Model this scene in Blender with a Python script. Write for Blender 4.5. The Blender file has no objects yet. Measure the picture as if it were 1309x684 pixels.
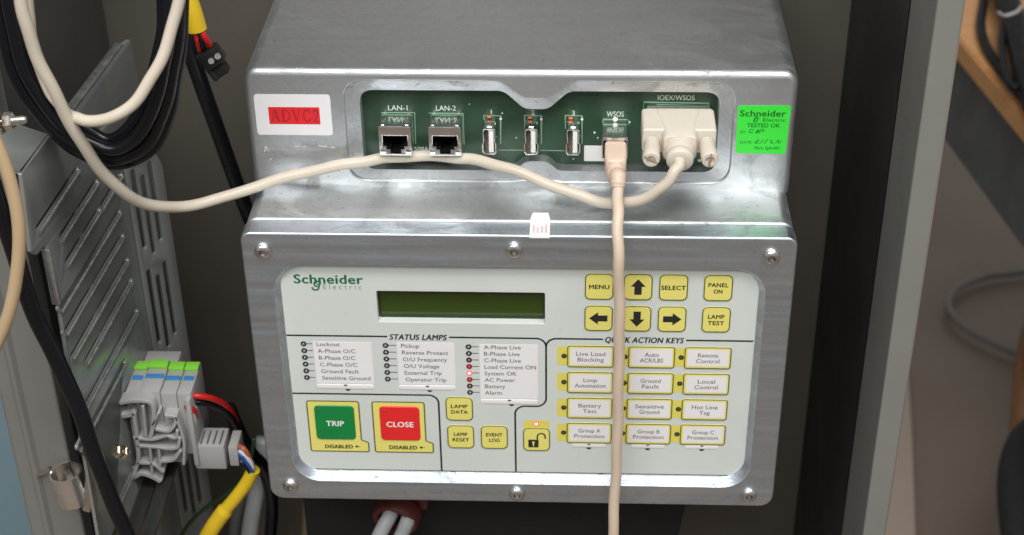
import bpy, bmesh, math, random
import numpy as np
from mathutils import Vector, Matrix
from mathutils.geometry import tessellate_polygon

random.seed(7)
S = bpy.context.scene
COL = S.collection

# ------------------------------------------------------------------ camera
CAM_LOC = Vector((.0279, -.64662, .56549))
PITCH, ROLL, YAW, FOC = .57461, -.01442, -.04702, 2079.95      # focal length in photo pixels (1309 wide)
_F = Vector((math.sin(YAW)*math.cos(PITCH), math.cos(YAW)*math.cos(PITCH), -math.sin(PITCH)))
_R0 = Vector((math.cos(YAW), -math.sin(YAW), 0)); _U0 = _R0.cross(_F)
_R = _R0*math.cos(ROLL) + _U0*math.sin(ROLL)
_U = -_R0*math.sin(ROLL) + _U0*math.cos(ROLL)
cd = bpy.data.cameras.new('camera')
cam = bpy.data.objects.new('camera', cd); COL.objects.link(cam)
M = Matrix((( _R.x, _U.x, -_F.x), (_R.y, _U.y, -_F.y), (_R.z, _U.z, -_F.z))).to_4x4()
M.translation = CAM_LOC
cam.matrix_world = M
cd.sensor_width = 36; cd.lens = FOC/1309*36
cd.clip_start = .02; cd.clip_end = 60
cd.dof.use_dof = True; cd.dof.focus_distance = .765; cd.dof.aperture_fstop = 13.0
S.camera = cam

# ------------------------------------------------------------------ world, lamps, exposure
w = bpy.data.worlds.new('World'); S.world = w; w.use_nodes = True
nt = w.node_tree; bg = nt.nodes['Background']
tc = nt.nodes.new('ShaderNodeTexCoord'); sp = nt.nodes.new('ShaderNodeSeparateXYZ')
mr = nt.nodes.new('ShaderNodeMapRange'); rp = nt.nodes.new('ShaderNodeValToRGB')
nt.links.new(tc.outputs['Generated'], sp.inputs[0]); nt.links.new(sp.outputs['Z'], mr.inputs['Value'])
mr.inputs['From Min'].default_value = -1; mr.inputs['From Max'].default_value = 1
nt.links.new(mr.outputs[0], rp.inputs[0]); nt.links.new(rp.outputs[0], bg.inputs[0])
e = rp.color_ramp.elements
e[0].position = 0; e[0].color = (.20, .215, .225, 1)
e[1].position = 1; e[1].color = (.60, .61, .62, 1)
e = rp.color_ramp.elements.new(.5); e.color = (.36, .365, .365, 1)
bg.inputs['Strength'].default_value = .8

def area_lamp(name, loc, target, sx, sy, power, color=(1, 1, 1)):
    d = bpy.data.lights.new(name, 'AREA'); d.shape = 'RECTANGLE'; d.size = sx; d.size_y = sy
    d.energy = power; d.color = color
    o = bpy.data.objects.new(name, d); COL.objects.link(o); o.location = loc
    o.rotation_euler = (Vector(target)-Vector(loc)).to_track_quat('-Z', 'Y').to_euler()
    return o
area_lamp('ceiling_lamp', (.30, -.75, 1.75), (0, .05, .1), 1.5, .35, 29, (1, .985, .96))
area_lamp('ceiling_lamp', (-.45, -1.5, 1.7), (0, .05, .1), 1.5, .35, 25, (1, .985, .96))

S.view_settings.view_transform = 'Standard'; S.view_settings.look = 'None'
S.view_settings.exposure = 0; S.view_settings.gamma = 1

# ------------------------------------------------------------------ pixel (1309x684 photo) -> point of a plane
def ray(u, v): return _F + _R*((u-654.5)/FOC) + _U*((342-v)/FOC)
def at(u, v, y=0.0):
    d = ray(u, v); return CAM_LOC + d*((y-CAM_LOC.y)/d.y)
def atz(u, v, z):
    d = ray(u, v); return CAM_LOC + d*((z-CAM_LOC.z)/d.z)
def atp(u, v, p, n):
    d = ray(u, v); n = Vector(n); return CAM_LOC + d*((Vector(p)-CAM_LOC).dot(n)/d.dot(n))

# ------------------------------------------------------------------ materials
def lin(c):
    return tuple(((x/255)/12.92 if x/255 <= .04045 else ((x/255+.055)/1.055)**2.4) for x in c)
MATS = {}
def mat(name, col, rough=.5, metal=0.0, spec=.5, var=.06, nscale=60, bump=0.0, bscale=400, stretch=(1, 1, 1), rvar=.08, emit=None, estr=0, coat=0):
    """Principled material with noise in colour, gloss and relief; object coordinates are metres."""
    if name in MATS: return MATS[name]
    m = bpy.data.materials.new(name); m.use_nodes = True; MATS[name] = m
    t = m.node_tree; b = t.nodes['Principled BSDF']
    b.inputs['Roughness'].default_value = rough; b.inputs['Metallic'].default_value = metal
    b.inputs['Specular IOR Level'].default_value = spec; b.inputs['Coat Weight'].default_value = coat
    geo = t.nodes.new('ShaderNodeNewGeometry'); mp = t.nodes.new('ShaderNodeMapping')
    mp.inputs['Scale'].default_value = stretch
    t.links.new(geo.outputs['Position'], mp.inputs[0])
    n = t.nodes.new('ShaderNodeTexNoise'); n.inputs['Scale'].default_value = nscale; n.inputs['Detail'].default_value = 5
    t.links.new(mp.outputs[0], n.inputs['Vector'])
    r = t.nodes.new('ShaderNodeMapRange'); r.inputs['From Min'].default_value = .3; r.inputs['From Max'].default_value = .7
    r.inputs['To Min'].default_value = 1-var; r.inputs['To Max'].default_value = 1+var
    t.links.new(n.outputs['Fac'], r.inputs['Value'])
    mx = t.nodes.new('ShaderNodeVectorMath'); mx.operation = 'SCALE'; mx.inputs[0].default_value = col
    t.links.new(r.outputs[0], mx.inputs['Scale']); t.links.new(mx.outputs[0], b.inputs['Base Color'])
    r2 = t.nodes.new('ShaderNodeMapRange'); r2.inputs['From Min'].default_value = .3; r2.inputs['From Max'].default_value = .7
    r2.inputs['To Min'].default_value = max(.02, rough-rvar); r2.inputs['To Max'].default_value = min(1, rough+rvar)
    n2 = t.nodes.new('ShaderNodeTexNoise'); n2.inputs['Scale'].default_value = nscale*1.7; n2.inputs['Detail'].default_value = 6
    t.links.new(mp.outputs[0], n2.inputs['Vector']); t.links.new(n2.outputs['Fac'], r2.inputs['Value'])
    t.links.new(r2.outputs[0], b.inputs['Roughness'])
    if bump:
        n3 = t.nodes.new('ShaderNodeTexNoise'); n3.inputs['Scale'].default_value = bscale; n3.inputs['Detail'].default_value = 4
        t.links.new(mp.outputs[0], n3.inputs['Vector'])
        bp = t.nodes.new('ShaderNodeBump'); bp.inputs['Strength'].default_value = bump; bp.inputs['Distance'].default_value = .0004
        t.links.new(n3.outputs['Fac'], bp.inputs['Height']); t.links.new(bp.outputs[0], b.inputs['Normal'])
    if emit:
        b.inputs['Emission Color'].default_value = (*emit, 1); b.inputs['Emission Strength'].default_value = estr
    return m

def cast_metal(name, col, rough, grain, streak, scr=.5):
    """Bare cast aluminium: cloudy stains, brushed grain along x, fine scratches and pits."""
    m = bpy.data.materials.new(name); m.use_nodes = True; MATS[name] = m
    t = m.node_tree; b = t.nodes['Principled BSDF']; N = t.nodes.new; L = t.links.new
    b.inputs['Metallic'].default_value = 1
    g = N('ShaderNodeNewGeometry')
    def noise(scale, st=(1, 1, 1), det=5, ro=.55, dist=0):
        mp = N('ShaderNodeMapping'); mp.inputs['Scale'].default_value = st; L(g.outputs['Position'], mp.inputs[0])
        n = N('ShaderNodeTexNoise'); n.inputs['Scale'].default_value = scale; n.inputs['Detail'].default_value = det
        n.inputs['Roughness'].default_value = ro; n.inputs['Distortion'].default_value = dist
        L(mp.outputs[0], n.inputs['Vector']); return n.outputs['Fac']
    def rng(v, a, c, d, e):
        r = N('ShaderNodeMapRange'); r.inputs['From Min'].default_value = a; r.inputs['From Max'].default_value = c
        r.inputs['To Min'].default_value = d; r.inputs['To Max'].default_value = e; L(v, r.inputs['Value']); return r.outputs[0]
    def mul(a, c):
        q = N('ShaderNodeMath'); q.operation = 'MULTIPLY'; L(a, q.inputs[0]); L(c, q.inputs[1]); return q.outputs[0]
    def add(a, c):
        q = N('ShaderNodeMath'); q.operation = 'ADD'; L(a, q.inputs[0]); L(c, q.inputs[1]); return q.outputs[0]
    cloud = noise(38, (.6, 1, 1), 6, .6, .6); fine = noise(260, (1, 1, 1), 3)
    grainn = noise(240, (.035, 1, 1), 4); grain2 = noise(900, (.02, 1, 1), 2)
    pits = noise(420, (1, 1, 1), 2)
    v = mul(rng(cloud, .3, .72, .80, 1.10), rng(grainn, .3, .7, 1-.05*streak, 1+.05*streak))
    v = mul(v, rng(pits, .24, .36, .72, 1.0))
    blot = rng(noise(30, (.8, 1, 1), 8, .68, 1.6), .50, .60, 0, 1)          # dull oxide blotches
    speck = rng(noise(700, (.5, 1, 1), 2), .64, .72, 0, 1)                   # tiny bright rubs
    v = mul(v, rng(blot, 0, 1, 1.0, .80)); v = mul(v, rng(speck, 0, 1, 1.0, 1.22))
    mx = N('ShaderNodeVectorMath'); mx.operation = 'SCALE'; mx.inputs[0].default_value = col
    L(v, mx.inputs['Scale']); L(mx.outputs[0], b.inputs['Base Color'])
    ro = add(rng(cloud, .3, .7, rough+.09, rough-.07), rng(grainn, .3, .7, -.05*streak, .05*streak))
    ro = add(ro, rng(blot, 0, 1, -.02, .10)); L(ro, b.inputs['Roughness'])
    h = add(add(mul(rng(grain2, 0, 1, 0, 1), rng(grainn, 0, 1, streak, streak)), rng(fine, 0, 1, 0, grain)), rng(cloud, .3, .7, 0, grain*1.6))
    h = add(h, rng(pits, .22, .34, -grain*1.5, 0))
    # sparse long scratches
    mp = N('ShaderNodeMapping'); mp.inputs['Rotation'].default_value = (.3, .5, .7); L(g.outputs['Position'], mp.inputs[0])
    wv = N('ShaderNodeTexVoronoi'); wv.feature = 'DISTANCE_TO_EDGE'; wv.inputs['Scale'].default_value = 55; L(mp.outputs[0], wv.inputs['Vector'])
    gate = rng(noise(90, (1, 1, 1), 2), .58, .66, 0, 1)
    h = add(h, mul(rng(wv.outputs['Distance'], 0, .012, -scr, 0), gate))
    bp = N('ShaderNodeBump'); bp.inputs['Strength'].default_value = .55; bp.inputs['Distance'].default_value = .00012
    L(h, bp.inputs['Height']); L(bp.outputs[0], b.inputs['Normal'])
    return m

ALU_CAST = cast_metal('cast_aluminium', (.66, .685, .70), .50, 1.25, .2)
ALU_LID = cast_metal('brushed_aluminium', (.65, .72, .79), .43, .95, 1.1, .8)
STEEL = mat('bright_steel', (.78, .76, .73), .18, 1, var=.06, nscale=300)
SCREW = mat('screw_steel', (.70, .68, .65), .27, 1, var=.1, nscale=400, bump=.1)
STEEL_DULL = mat('tinned_steel', (.84, .84, .82), .17, 1, var=.05, nscale=200, bump=.08)
BRASS = mat('yellowed_steel', (.78, .66, .48), .25, 1, nscale=300)
PANEL = mat('panel_overlay', lin((207, 213, 208)), .38, var=.03, nscale=26, bump=.07, bscale=700, rvar=.14)
CARD = mat('white_label_card', lin((232, 230, 230)), .5, var=.015)
YELLOW = mat('key_yellow', lin((228, 219, 118)), .38, var=.02, bump=.04, bscale=700)
YPALE = mat('lamp_tab_yellow', lin((222, 211, 100)), .4, var=.02)
KGREEN = mat('key_green', lin((10, 128, 62)), .38, var=.03)
KRED = mat('key_red', lin((226, 40, 40)), .38, var=.03)
INK = mat('black_ink', (.018, .02, .018), .45, var=.05)
INKSOFT = mat('grey_ink', (.10, .10, .10), .5, var=.05)
OLIVE = mat('key_outline', lin((92, 92, 32)), .45, var=.05)
GREENINK = mat('green_ink', lin((22, 108, 72)), .45, var=.03)
WHITEINK = mat('white_ink', (.8, .82, .8), .5, var=.03)
SILK = mat('silkscreen_white', lin((196, 214, 198)), .5, var=.05)
SILKDIM = mat('silkscreen_line', lin((128, 168, 140)), .5, var=.1)
PCB = mat('solder_mask_green', lin((38, 66, 47)), .33, var=.12, nscale=45, bump=.06, bscale=300)
BLACK = mat('black_plastic', (.012, .012, .013), .4, var=.1, bump=.05)
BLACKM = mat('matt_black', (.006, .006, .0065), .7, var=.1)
JET = mat('socket_black', (.004, .004, .004), .5, var=.1)
LCD = mat('lcd_green', lin((50, 69, 18)), .14, var=.06, nscale=12)
LCDRIM = mat('lcd_rim', lin((40, 48, 30)), .4)
CREAM = mat('cream_cable', lin((200, 190, 174)), .42, var=.085, nscale=28, bump=.04)
CREAMP = mat('cream_plastic', lin((210, 201, 187)), .42, var=.02, nscale=60, bump=.04)
PINKP = mat('pinkish_plastic', lin((206, 184, 164)), .4, var=.02, nscale=60)
PINKC = mat('pinkish_cable', lin((204, 185, 165)), .42, var=.07, nscale=28)
TANC = mat('tan_cable', lin((190, 165, 130)), .45, var=.05, nscale=40)
BLKC = mat('black_cable', (.006, .0065, .009), .28, spec=.35, var=.1, bump=.05, rvar=.04)
YELC = mat('yellow_sleeve', lin((226, 190, 38)), .45, var=.05, nscale=50, bump=.1)
REDC = mat('red_wire', lin((196, 28, 30)), .35)
BLUEC = mat('blue_wire', lin((36, 84, 160)), .4)
WHTC = mat('white_wire', lin((225, 225, 225)), .4)
BRNC = mat('brown_wire', lin((176, 92, 70)), .4)
GRNC = mat('dark_green_wire', lin((34, 60, 36)), .45)
GREYC = mat('pale_grey_cable', lin((178, 182, 184)), .45, var=.05)
TERM = mat('terminal_grey', lin((162, 162, 160)), .5, var=.05, nscale=50, bump=.08)
LIME = mat('marker_green', lin((132, 208, 66)), .5, var=.03)
MBLUE = mat('marker_blue', lin((52, 128, 190)), .5, var=.03)
STKW = mat('sticker_white', lin((232, 230, 232)), .4, var=.015)
STKR = mat('sticker_red', lin((222, 38, 46)), .45, var=.03)
STKG = mat('sticker_green', lin((58, 220, 62)), .45, var=.02)
REDINK = mat('faded_red_ink', lin((205, 150, 150)), .5)
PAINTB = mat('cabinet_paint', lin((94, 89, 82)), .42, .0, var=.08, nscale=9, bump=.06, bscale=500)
PAINTSH = mat('shaded_cabinet_paint', lin((42, 41, 40)), .5, var=.08, nscale=12, bump=.06)  # cabinet paint with the interior shade put into its colour
PAINTP = mat('post_paint', lin((126, 126, 121)), .34, var=.05, nscale=16, bump=.05, bscale=500)
ZINC = mat('grey_steel_plate', lin((156, 159, 157)), .34, .5, var=.12, nscale=30, bump=.1, bscale=250)
EDGE = mat('worn_highlit_edge', lin((176, 178, 176)), .3, .8, var=.25, nscale=220)  # worn edge metal, made brighter to paint highlights on lips and folds
RUSTRED = mat('red_brown_gland', lin((96, 42, 38)), .5)
ORANGE = mat('orange_solder', lin((206, 120, 66)), .5)
WOOD = None

# ------------------------------------------------------------------ mesh helpers
def ident(u, v, w): return Vector((u, w, v))                     # (x, z, depth y), metres
def mmx(u, v, w): return Vector((u*.001, w*.001, v*.001))        # the same in millimetres
def area2(l): return sum(a[0]*b[1]-b[0]*a[1] for a, b in zip(l, l[1:]+l[:1]))
def clean(l, eps=1e-6):
    out = []
    for p in l:
        if not out or math.hypot(p[0]-out[-1][0], p[1]-out[-1][1]) > eps: out.append(tuple(p))
    if math.hypot(out[0][0]-out[-1][0], out[0][1]-out[-1][1]) < eps: out.pop()
    return out
def inset(l, d):
    """shift every point of a loop to its left by d"""
    out = []
    n = len(l)
    for i in range(n):
        a, b, c = Vector(l[i-1]), Vector(l[i]), Vector(l[(i+1) % n])
        e1 = (b-a).normalized(); e2 = (c-b).normalized()
        n1 = Vector((-e1.y, e1.x)); n2 = Vector((-e2.y, e2.x)); m = n1+n2
        k = m.length_squared
        m = m*(2/k) if k > .3 else n1
        out.append(tuple(b+m*d))
    return out
def rrect(cx, cy, w, h, r, n=6, radii=None):
    """rounded rectangle; radii = (bottom left, bottom right, top right, top left)"""
    rs = radii or (r,)*4; out = []
    for (sx, sy, a0), q in zip(((-1, -1, 180), (1, -1, 270), (1, 1, 0), (-1, 1, 90)), rs):
        ox, oy = cx+sx*(w/2-q), cy+sy*(h/2-q)
        for k in range(n+1):
            a = math.radians(a0+90*k/n); out.append((ox+q*math.cos(a), oy+q*math.sin(a)))
    return clean(out)
def round_poly(pts, r, n=5):
    """polygon with rounded corners; r one number or one per corner"""
    out = []; m = len(pts)
    for i in range(m):
        q = r[i] if isinstance(r, (list, tuple)) else r
        a, b, c = Vector(pts[i-1]), Vector(pts[i]), Vector(pts[(i+1) % m])
        e1, e2 = a-b, c-b
        if q <= 0: out.append(tuple(b)); continue
        ang = e1.angle(e2); t = min(q/math.tan(ang/2), e1.length*.49, e2.length*.49)
        p, s = b+e1.normalized()*t, b+e2.normalized()*t
        for k in range(n+1):
            f = k/n; out.append(tuple((1-f)**2*p + 2*f*(1-f)*b + f*f*s))
    return clean(out)
def orient(loops):
    o = []
    for i, l in enumerate(loops):
        l = clean(l)
        if (area2(l) > 0) != (i == 0): l = l[::-1]
        o.append(l)
    return o
def cap(bm, rings):
    vs = [v for r in rings for v in r['v']]
    pts = [[Vector((p[0], p[1], 0)) for p in r['p']] for r in rings]
    for t in tessellate_polygon(pts):
        try: bm.faces.new([vs[i] for i in t])
        except ValueError: pass
def bridge(bm, a, b):
    n = len(a)
    for i in range(n):
        try: bm.faces.new((a[i], a[(i+1) % n], b[(i+1) % n], b[i]))
        except ValueError: pass
def solid(bm, loops, w0, w1, bev=0.0, seg=3, f=mmx, front=True, back=True, bevback=False):
    """a plate with holes: loops[0] its outline, the others its holes; from depth w0 (front) to w1, front edges rounded by bev"""
    loops = orient(loops); sg = 1 if w1 > w0 else -1
    sets = []
    for l in loops:
        seq = []
        if bev > 0:
            for k in range(seg+1):
                a = math.pi/2*k/seg
                seq.append((inset(l, bev*(1-math.sin(a))), w0+sg*bev*(1-math.cos(a))))
        else: seq.append((l, w0))
        if bevback:
            for k in range(seg, -1, -1):
                a = math.pi/2*k/seg
                seq.append((inset(l, bev*(1-math.sin(a))), w1-sg*bev*(1-math.cos(a))))
        else: seq.append((l, w1))
        rings = [dict(p=p, v=[bm.verts.new(f(q[0], q[1], ww)) for q in p]) for p, ww in seq]
        for a, b in zip(rings, rings[1:]): bridge(bm, a['v'], b['v'])
        sets.append(rings)
    if front: cap(bm, [s[0] for s in sets])
    if back: cap(bm, [s[-1] for s in sets])
def flat(bm, loops, w, f=mmx):
    loops = orient(loops)
    cap(bm, [dict(p=l, v=[bm.verts.new(f(q[0], q[1], w)) for q in l]) for l in loops])
def box(bm, c, s, bev=0.0, seg=2, rot=None):
    r = bmesh.ops.create_cube(bm, size=1.0); vs = r['verts']
    for v in vs: v.co = Vector((v.co.x*s[0], v.co.y*s[1], v.co.z*s[2]))
    if bev > 0:
        es = list({e for v in vs for e in v.link_edges})
        r = bmesh.ops.bevel(bm, geom=es, offset=bev, segments=seg, profile=.5, affect='EDGES')
        vs = list({v for fc in r['faces'] for v in fc.verts} | {v for v in vs if v.is_valid})
    for v in vs:
        if rot: v.co = rot @ v.co
        v.co += Vector(c)
def frame_of(d):
    d = d.normalized(); a = Vector((0, 0, 1)) if abs(d.z) < .9 else Vector((1, 0, 0))
    x = a.cross(d).normalized(); return x, d.cross(x)
def lathe(bm, prof, o, d, seg=20, close=True):
    """rings (radius, height) round the axis d from o"""
    x, y = frame_of(Vector(d)); d = Vector(d).normalized(); o = Vector(o); rings = []
    for r, h in prof:
        if r < 1e-7: rings.append([bm.verts.new(o+d*h)])
        else: rings.append([bm.verts.new(o+d*h+(x*math.cos(2*math.pi*k/seg)+y*math.sin(2*math.pi*k/seg))*r) for k in range(seg)])
    for a, b in zip(rings, rings[1:]):
        for k in range(seg):
            q = (k+1) % seg
            if len(a) == 1 and len(b) > 1: bm.faces.new((a[0], b[q], b[k]))
            elif len(b) == 1 and len(a) > 1: bm.faces.new((a[k], a[q], b[0]))
            elif len(a) > 1: bm.faces.new((a[k], a[q], b[q], b[k]))
    if close:
        for r in (rings[0], rings[-1]):
            if len(r) > 2: bm.faces.new(r)
def smooth_path(pts, per=8):
    pts = [Vector(p) for p in pts]; out = []
    P = [pts[0]*2-pts[1]] + pts + [pts[-1]*2-pts[-2]]
    for i in range(1, len(P)-2):
        p0, p1, p2, p3 = P[i-1:i+3]
        t1 = max((p1-p0).length, 1e-6)**.5; t2 = max((p2-p1).length, 1e-6)**.5; t3 = max((p3-p2).length, 1e-6)**.5
        m1 = (p1-p0)/t1-(p2-p0)/(t1+t2)+(p2-p1)/t2; m2 = (p2-p1)/t2-(p3-p1)/(t2+t3)+(p3-p2)/t3
        m1 *= t2; m2 *= t2
        for k in range(per):
            s = k/per
            out.append((2*s**3-3*s*s+1)*p1+(s**3-2*s*s+s)*m1+(-2*s**3+3*s*s)*p2+(s**3-s*s)*m2)
    out.append(pts[-1]); return out
def tube(bm, pts, r, seg=14, per=8, smooth=True, ends=True):
    p = smooth_path(pts, per) if smooth else [Vector(q) for q in pts]
    if len(pts) > 9:                                             # long cables are never quite even
        a_, b_, c_ = (random.uniform(0, 6.28) for _ in range(3))
        p = [q+Vector((math.sin(i*.55+a_)+.6*math.sin(i*.23+b_), math.sin(i*.47+c_)*.6, math.sin(i*.5+b_)+.6*math.sin(i*.19+c_)))*.00022 for i, q in enumerate(p)]
    n = len(p); rad = r if callable(r) else (lambda s: r)
    t = [(p[min(i+1, n-1)]-p[max(i-1, 0)]).normalized() for i in range(n)]
    x, y = frame_of(t[0]); rings = []
    for i in range(n):
        x = (x-t[i]*x.dot(t[i])).normalized(); y = t[i].cross(x); q = rad(i/(n-1))
        rings.append([bm.verts.new(p[i]+(x*math.cos(2*math.pi*k/seg)+y*math.sin(2*math.pi*k/seg))*q) for k in range(seg)])
    for a, b in zip(rings, rings[1:]): bridge(bm, a, b)
    if ends: bm.faces.new(rings[0]); bm.faces.new(rings[-1])
def ribbon(pts, wd):
    """outline of a stroke of width wd along an open 2-D polyline"""
    n = len(pts); L = []; Rr = []
    for i in range(n):
        a, b = Vector(pts[max(i-1, 0)]), Vector(pts[min(i+1, n-1)])
        e = (b-a).normalized(); nn = Vector((-e.y, e.x)); c = Vector(pts[i]); k = 1.0
        if 0 < i < n-1:
            e1 = (c-a).normalized(); k = 1/max(.5, Vector((-e1.y, e1.x)).dot(nn))
        L.append(tuple(c+nn*wd/2*k)); Rr.append(tuple(c-nn*wd/2*k))
    return L+Rr[::-1]
def stroke(bm, pts, wd, w, f=mmx):
    o = ribbon(pts, wd); n = len(pts)
    v = [bm.verts.new(f(q[0], q[1], w)) for q in o]
    for i in range(n-1): bm.faces.new((v[i], v[i+1], v[2*n-2-i], v[2*n-1-i]))
def arc(cx, cy, r, a0, a1, n=8):
    return [(cx+r*math.cos(math.radians(a0+(a1-a0)*k/n)), cy+r*math.sin(math.radians(a0+(a1-a0)*k/n))) for k in range(n+1)]

WLOC = {}
def link(name, me, m, parent=None, wn=False, sharp=32):
    me.name = name
    if len(me.vertices):
        co = np.empty(len(me.vertices)*3); me.vertices.foreach_get('co', co); co = co.reshape(-1, 3)
        c = Vector(((co.min(0)+co.max(0))/2).tolist())
    else: c = Vector((0, 0, 0))
    me.transform(Matrix.Translation(-c))
    if len(me.polygons):
        me.polygons.foreach_set('use_smooth', [True]*len(me.polygons))
        me.set_sharp_from_angle(angle=math.radians(sharp))
    o = bpy.data.objects.new(name, me); COL.objects.link(o); o.location = c; WLOC[o.name] = c
    me.materials.append(m)
    if parent:
        o.parent = parent; o.matrix_parent_inverse = Matrix.Translation(-WLOC[parent.name])
    if wn:
        md = o.modifiers.new('weighted normals', 'WEIGHTED_NORMAL'); md.keep_sharp = True; md.weight = 90
    return o
def obj(name, bm, m, parent=None, wn=False, sharp=32):
    bmesh.ops.recalc_face_normals(bm, faces=bm.faces[:])
    me = bpy.data.meshes.new(name); bm.to_mesh(me); bm.free()
    return link(name, me, m, parent, wn, sharp)
def thing(name, label, cat, loc=(0, 0, 0), group=None):
    o = bpy.data.objects.new(name, None); COL.objects.link(o); o.empty_display_size = .02
    o.location = loc; WLOC[o.name] = Vector(loc)
    o['label'] = label; o['category'] = cat
    if group: o['group'] = group
    return o
def tag(o, label, cat, group=None):
    o['label'] = label; o['category'] = cat
    if group: o['group'] = group
    return o
def struct(o): o['kind'] = 'structure'; return o
NB = bmesh.new

CAP = .729                                                     # cap height of the built-in typeface
def letters_mesh(body, cx, cz, h, width, y, lead=1.0, **kw):
    if '\n' not in body: return line_mesh(body, cx, cz, h, width, y, **kw)
    rows = body.split('\n'); n = len(rows); longest = max(len(r) for r in rows); bm = bmesh.new()
    for i, r in enumerate(rows):
        me = line_mesh(r, cx, cz+((n-1)/2-i)*h*1.62*lead, h, width*(len(r)/longest)**.9 if width else None, y, **kw)
        bm.from_mesh(me); bpy.data.meshes.remove(me)
    me = bpy.data.meshes.new('lettering'); bm.to_mesh(me); bm.free(); return me
def line_mesh(body, cx, cz, h, width, y, bold=0, shear=0, f=mmx, align='CENTER', squeeze=1.0):
    """printed lettering: cap height h, overall width (None = natural), centred (or left-aligned) on cx, cz"""
    cu = bpy.data.curves.new('lettering', 'FONT'); cu.body = body; cu.size = 1; cu.align_x = align
    cu.shear = shear; cu.resolution_u = 3; cu.space_character = 1+bold*2
    o = bpy.data.objects.new('lettering', cu); COL.objects.link(o)
    bpy.context.view_layer.update()
    me = bpy.data.meshes.new_from_object(o.evaluated_get(bpy.context.evaluated_depsgraph_get()))
    bpy.data.objects.remove(o); bpy.data.curves.remove(cu)
    n = len(me.vertices); co = np.empty(n*3); me.vertices.foreach_get('co', co); co = co.reshape(-1, 3)
    lo, hi = co.min(0), co.max(0)
    k = h/CAP; sx = k*squeeze if not width else width/(hi[0]-lo[0])
    x0 = (lo[0]+hi[0])/2 if align == 'CENTER' else lo[0]
    u = (co[:, 0]-x0)*sx; v = (co[:, 1]-CAP/2)*k
    polys = [tuple(p.vertices) for p in me.polygons]; bpy.data.meshes.remove(me)
    d = bold*k; shifts = [(0, 0)] if not bold else [(0, 0), (-d, 0), (d, 0), (0, d*.6), (0, -d*.6)]
    vs, ps = [], []
    for q, (du, dv) in enumerate(shifts):
        ps += [tuple(a+q*n for a in p) for p in polys]
        vs += [f(cx+u[i]+du, cz+v[i]+dv, y-.004*q) for i in range(n)]
    out = bpy.data.meshes.new('lettering'); out.from_pydata(vs, [], ps); return out
def letters(body, cx, cz, h, width, y, m, parent, **kw):
    return link('lettering', letters_mesh(body, cx, cz, h, width, y, **kw), m, parent)
def join_letters(items, m, parent, y, **kw):
    for it in items:
        k2 = dict(kw); k2.update(it[5] if len(it) > 5 else {})
        letters(*it[:5], y, m, parent, **k2)
def pan(u, v, y=4.0):
    """photo pixel -> millimetres on the plane y"""
    p = at(u, v, y*.001); return (p.x*1000, p.z*1000)

# ================================================================== the control unit
H, D, DL, HW, H2 = 165.0, 42.8, 11.4, 131.0, 63.5           # lid height, ledge depth, lid thickness, half width, upper housing height
unit = thing('control_unit', 'bare aluminium controller with port panel above and yellow keypad below', 'controller', (0, .1, 0))

# lower housing, lid
bm = NB()
solid(bm, [rrect(0, H/2+.3, 2*130.3, H+.4, 6)], DL-.2, 205, 1.6, 4)
obj('lower_housing', bm, ALU_CAST, unit, True)
lid_out = rrect(0, H/2-.35, 2*HW, H-.7, 5, 6, (7, 7, 5, 5))
OPW = rrect(0.2, 79.6, 235, 133.4, 14, 8)                      # opening at the lid face
OPI = rrect(0.2, 80.4, 230, 127.6, 12, 8)                      # opening at the panel
bm = NB()
def lofted_plate(bm, outer, hole0, hole1, y0, y1, bev_o, bev_h, ydeep, seg=4, hole2=None, ydeep2=None):
    outer, hole0 = orient([outer, hole0]); _, hole1 = orient([outer, hole1])
    ro = []
    for k in range(seg+1):
        a = math.pi/2*k/seg; p = inset(outer, bev_o*(1-math.sin(a))); ww = y0+bev_o*(1-math.cos(a))
        ro.append(dict(p=p, v=[bm.verts.new(mmx(q[0], q[1], ww)) for q in p]))
    ro.append(dict(p=outer, v=[bm.verts.new(mmx(q[0], q[1], y1)) for q in outer]))
    rh = []
    for k in range(seg+1):
        a = math.pi/2*k/seg; p = inset(hole0, bev_h*(1-math.sin(a))); ww = y0+bev_h*(1-math.cos(a))
        rh.append(dict(p=p, v=[bm.verts.new(mmx(q[0], q[1], ww)) for q in p]))
    rh.append(dict(p=hole1, v=[bm.verts.new(mmx(q[0], q[1], ydeep)) for q in hole1]))
    if hole2:
        _, hole2 = orient([outer, hole2]); hole1 = hole2
        rh.append(dict(p=hole2, v=[bm.verts.new(mmx(q[0], q[1], ydeep2)) for q in hole2]))
    rh.append(dict(p=hole1, v=[bm.verts.new(mmx(q[0], q[1], y1)) for q in hole1]))
    for rs in (ro, rh):
        for a, b in zip(rs, rs[1:]): bridge(bm, a['v'], b['v'])
    cap(bm, [ro[0], rh[0]]); cap(bm, [ro[-1], rh[-1]])
lofted_plate(bm, lid_out, OPW, OPI, 0, DL-.6, 1.1, .8, 3.6)
obj('lid', bm, ALU_LID, unit, True)

# button-head screws in the lid
for x, z in ((-120.6, 154.3), (-1.4, 156.4), (119.2, 154.2), (-119.9, 9.2), (-1.6, 6.4), (118.4, 8.2)):
    bm = NB()
    hexr = 1.35
    lathe(bm, [(4.15e-3, 0), (4.2e-3, .5e-3), (3.9e-3, 1.3e-3), (3.2e-3, 2.0e-3), (2.3e-3, 2.4e-3), (1.75e-3, 2.5e-3)], (x*.001, -.0001, z*.001), (0, -1, 0), 24, False)
    s = obj('screw', bm, SCREW, unit, sharp=60)
    bm = NB(); lathe(bm, [(1.8e-3, 2.5e-3), (1.65e-3, 1.0e-3), (0, .8e-3)], (x*.001, -.0001, z*.001), (0, -1, 0), 6, False)
    obj('hex_socket', bm, mat('socket_steel', (.35, .33, .31), .35, 1), s, sharp=20)

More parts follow.
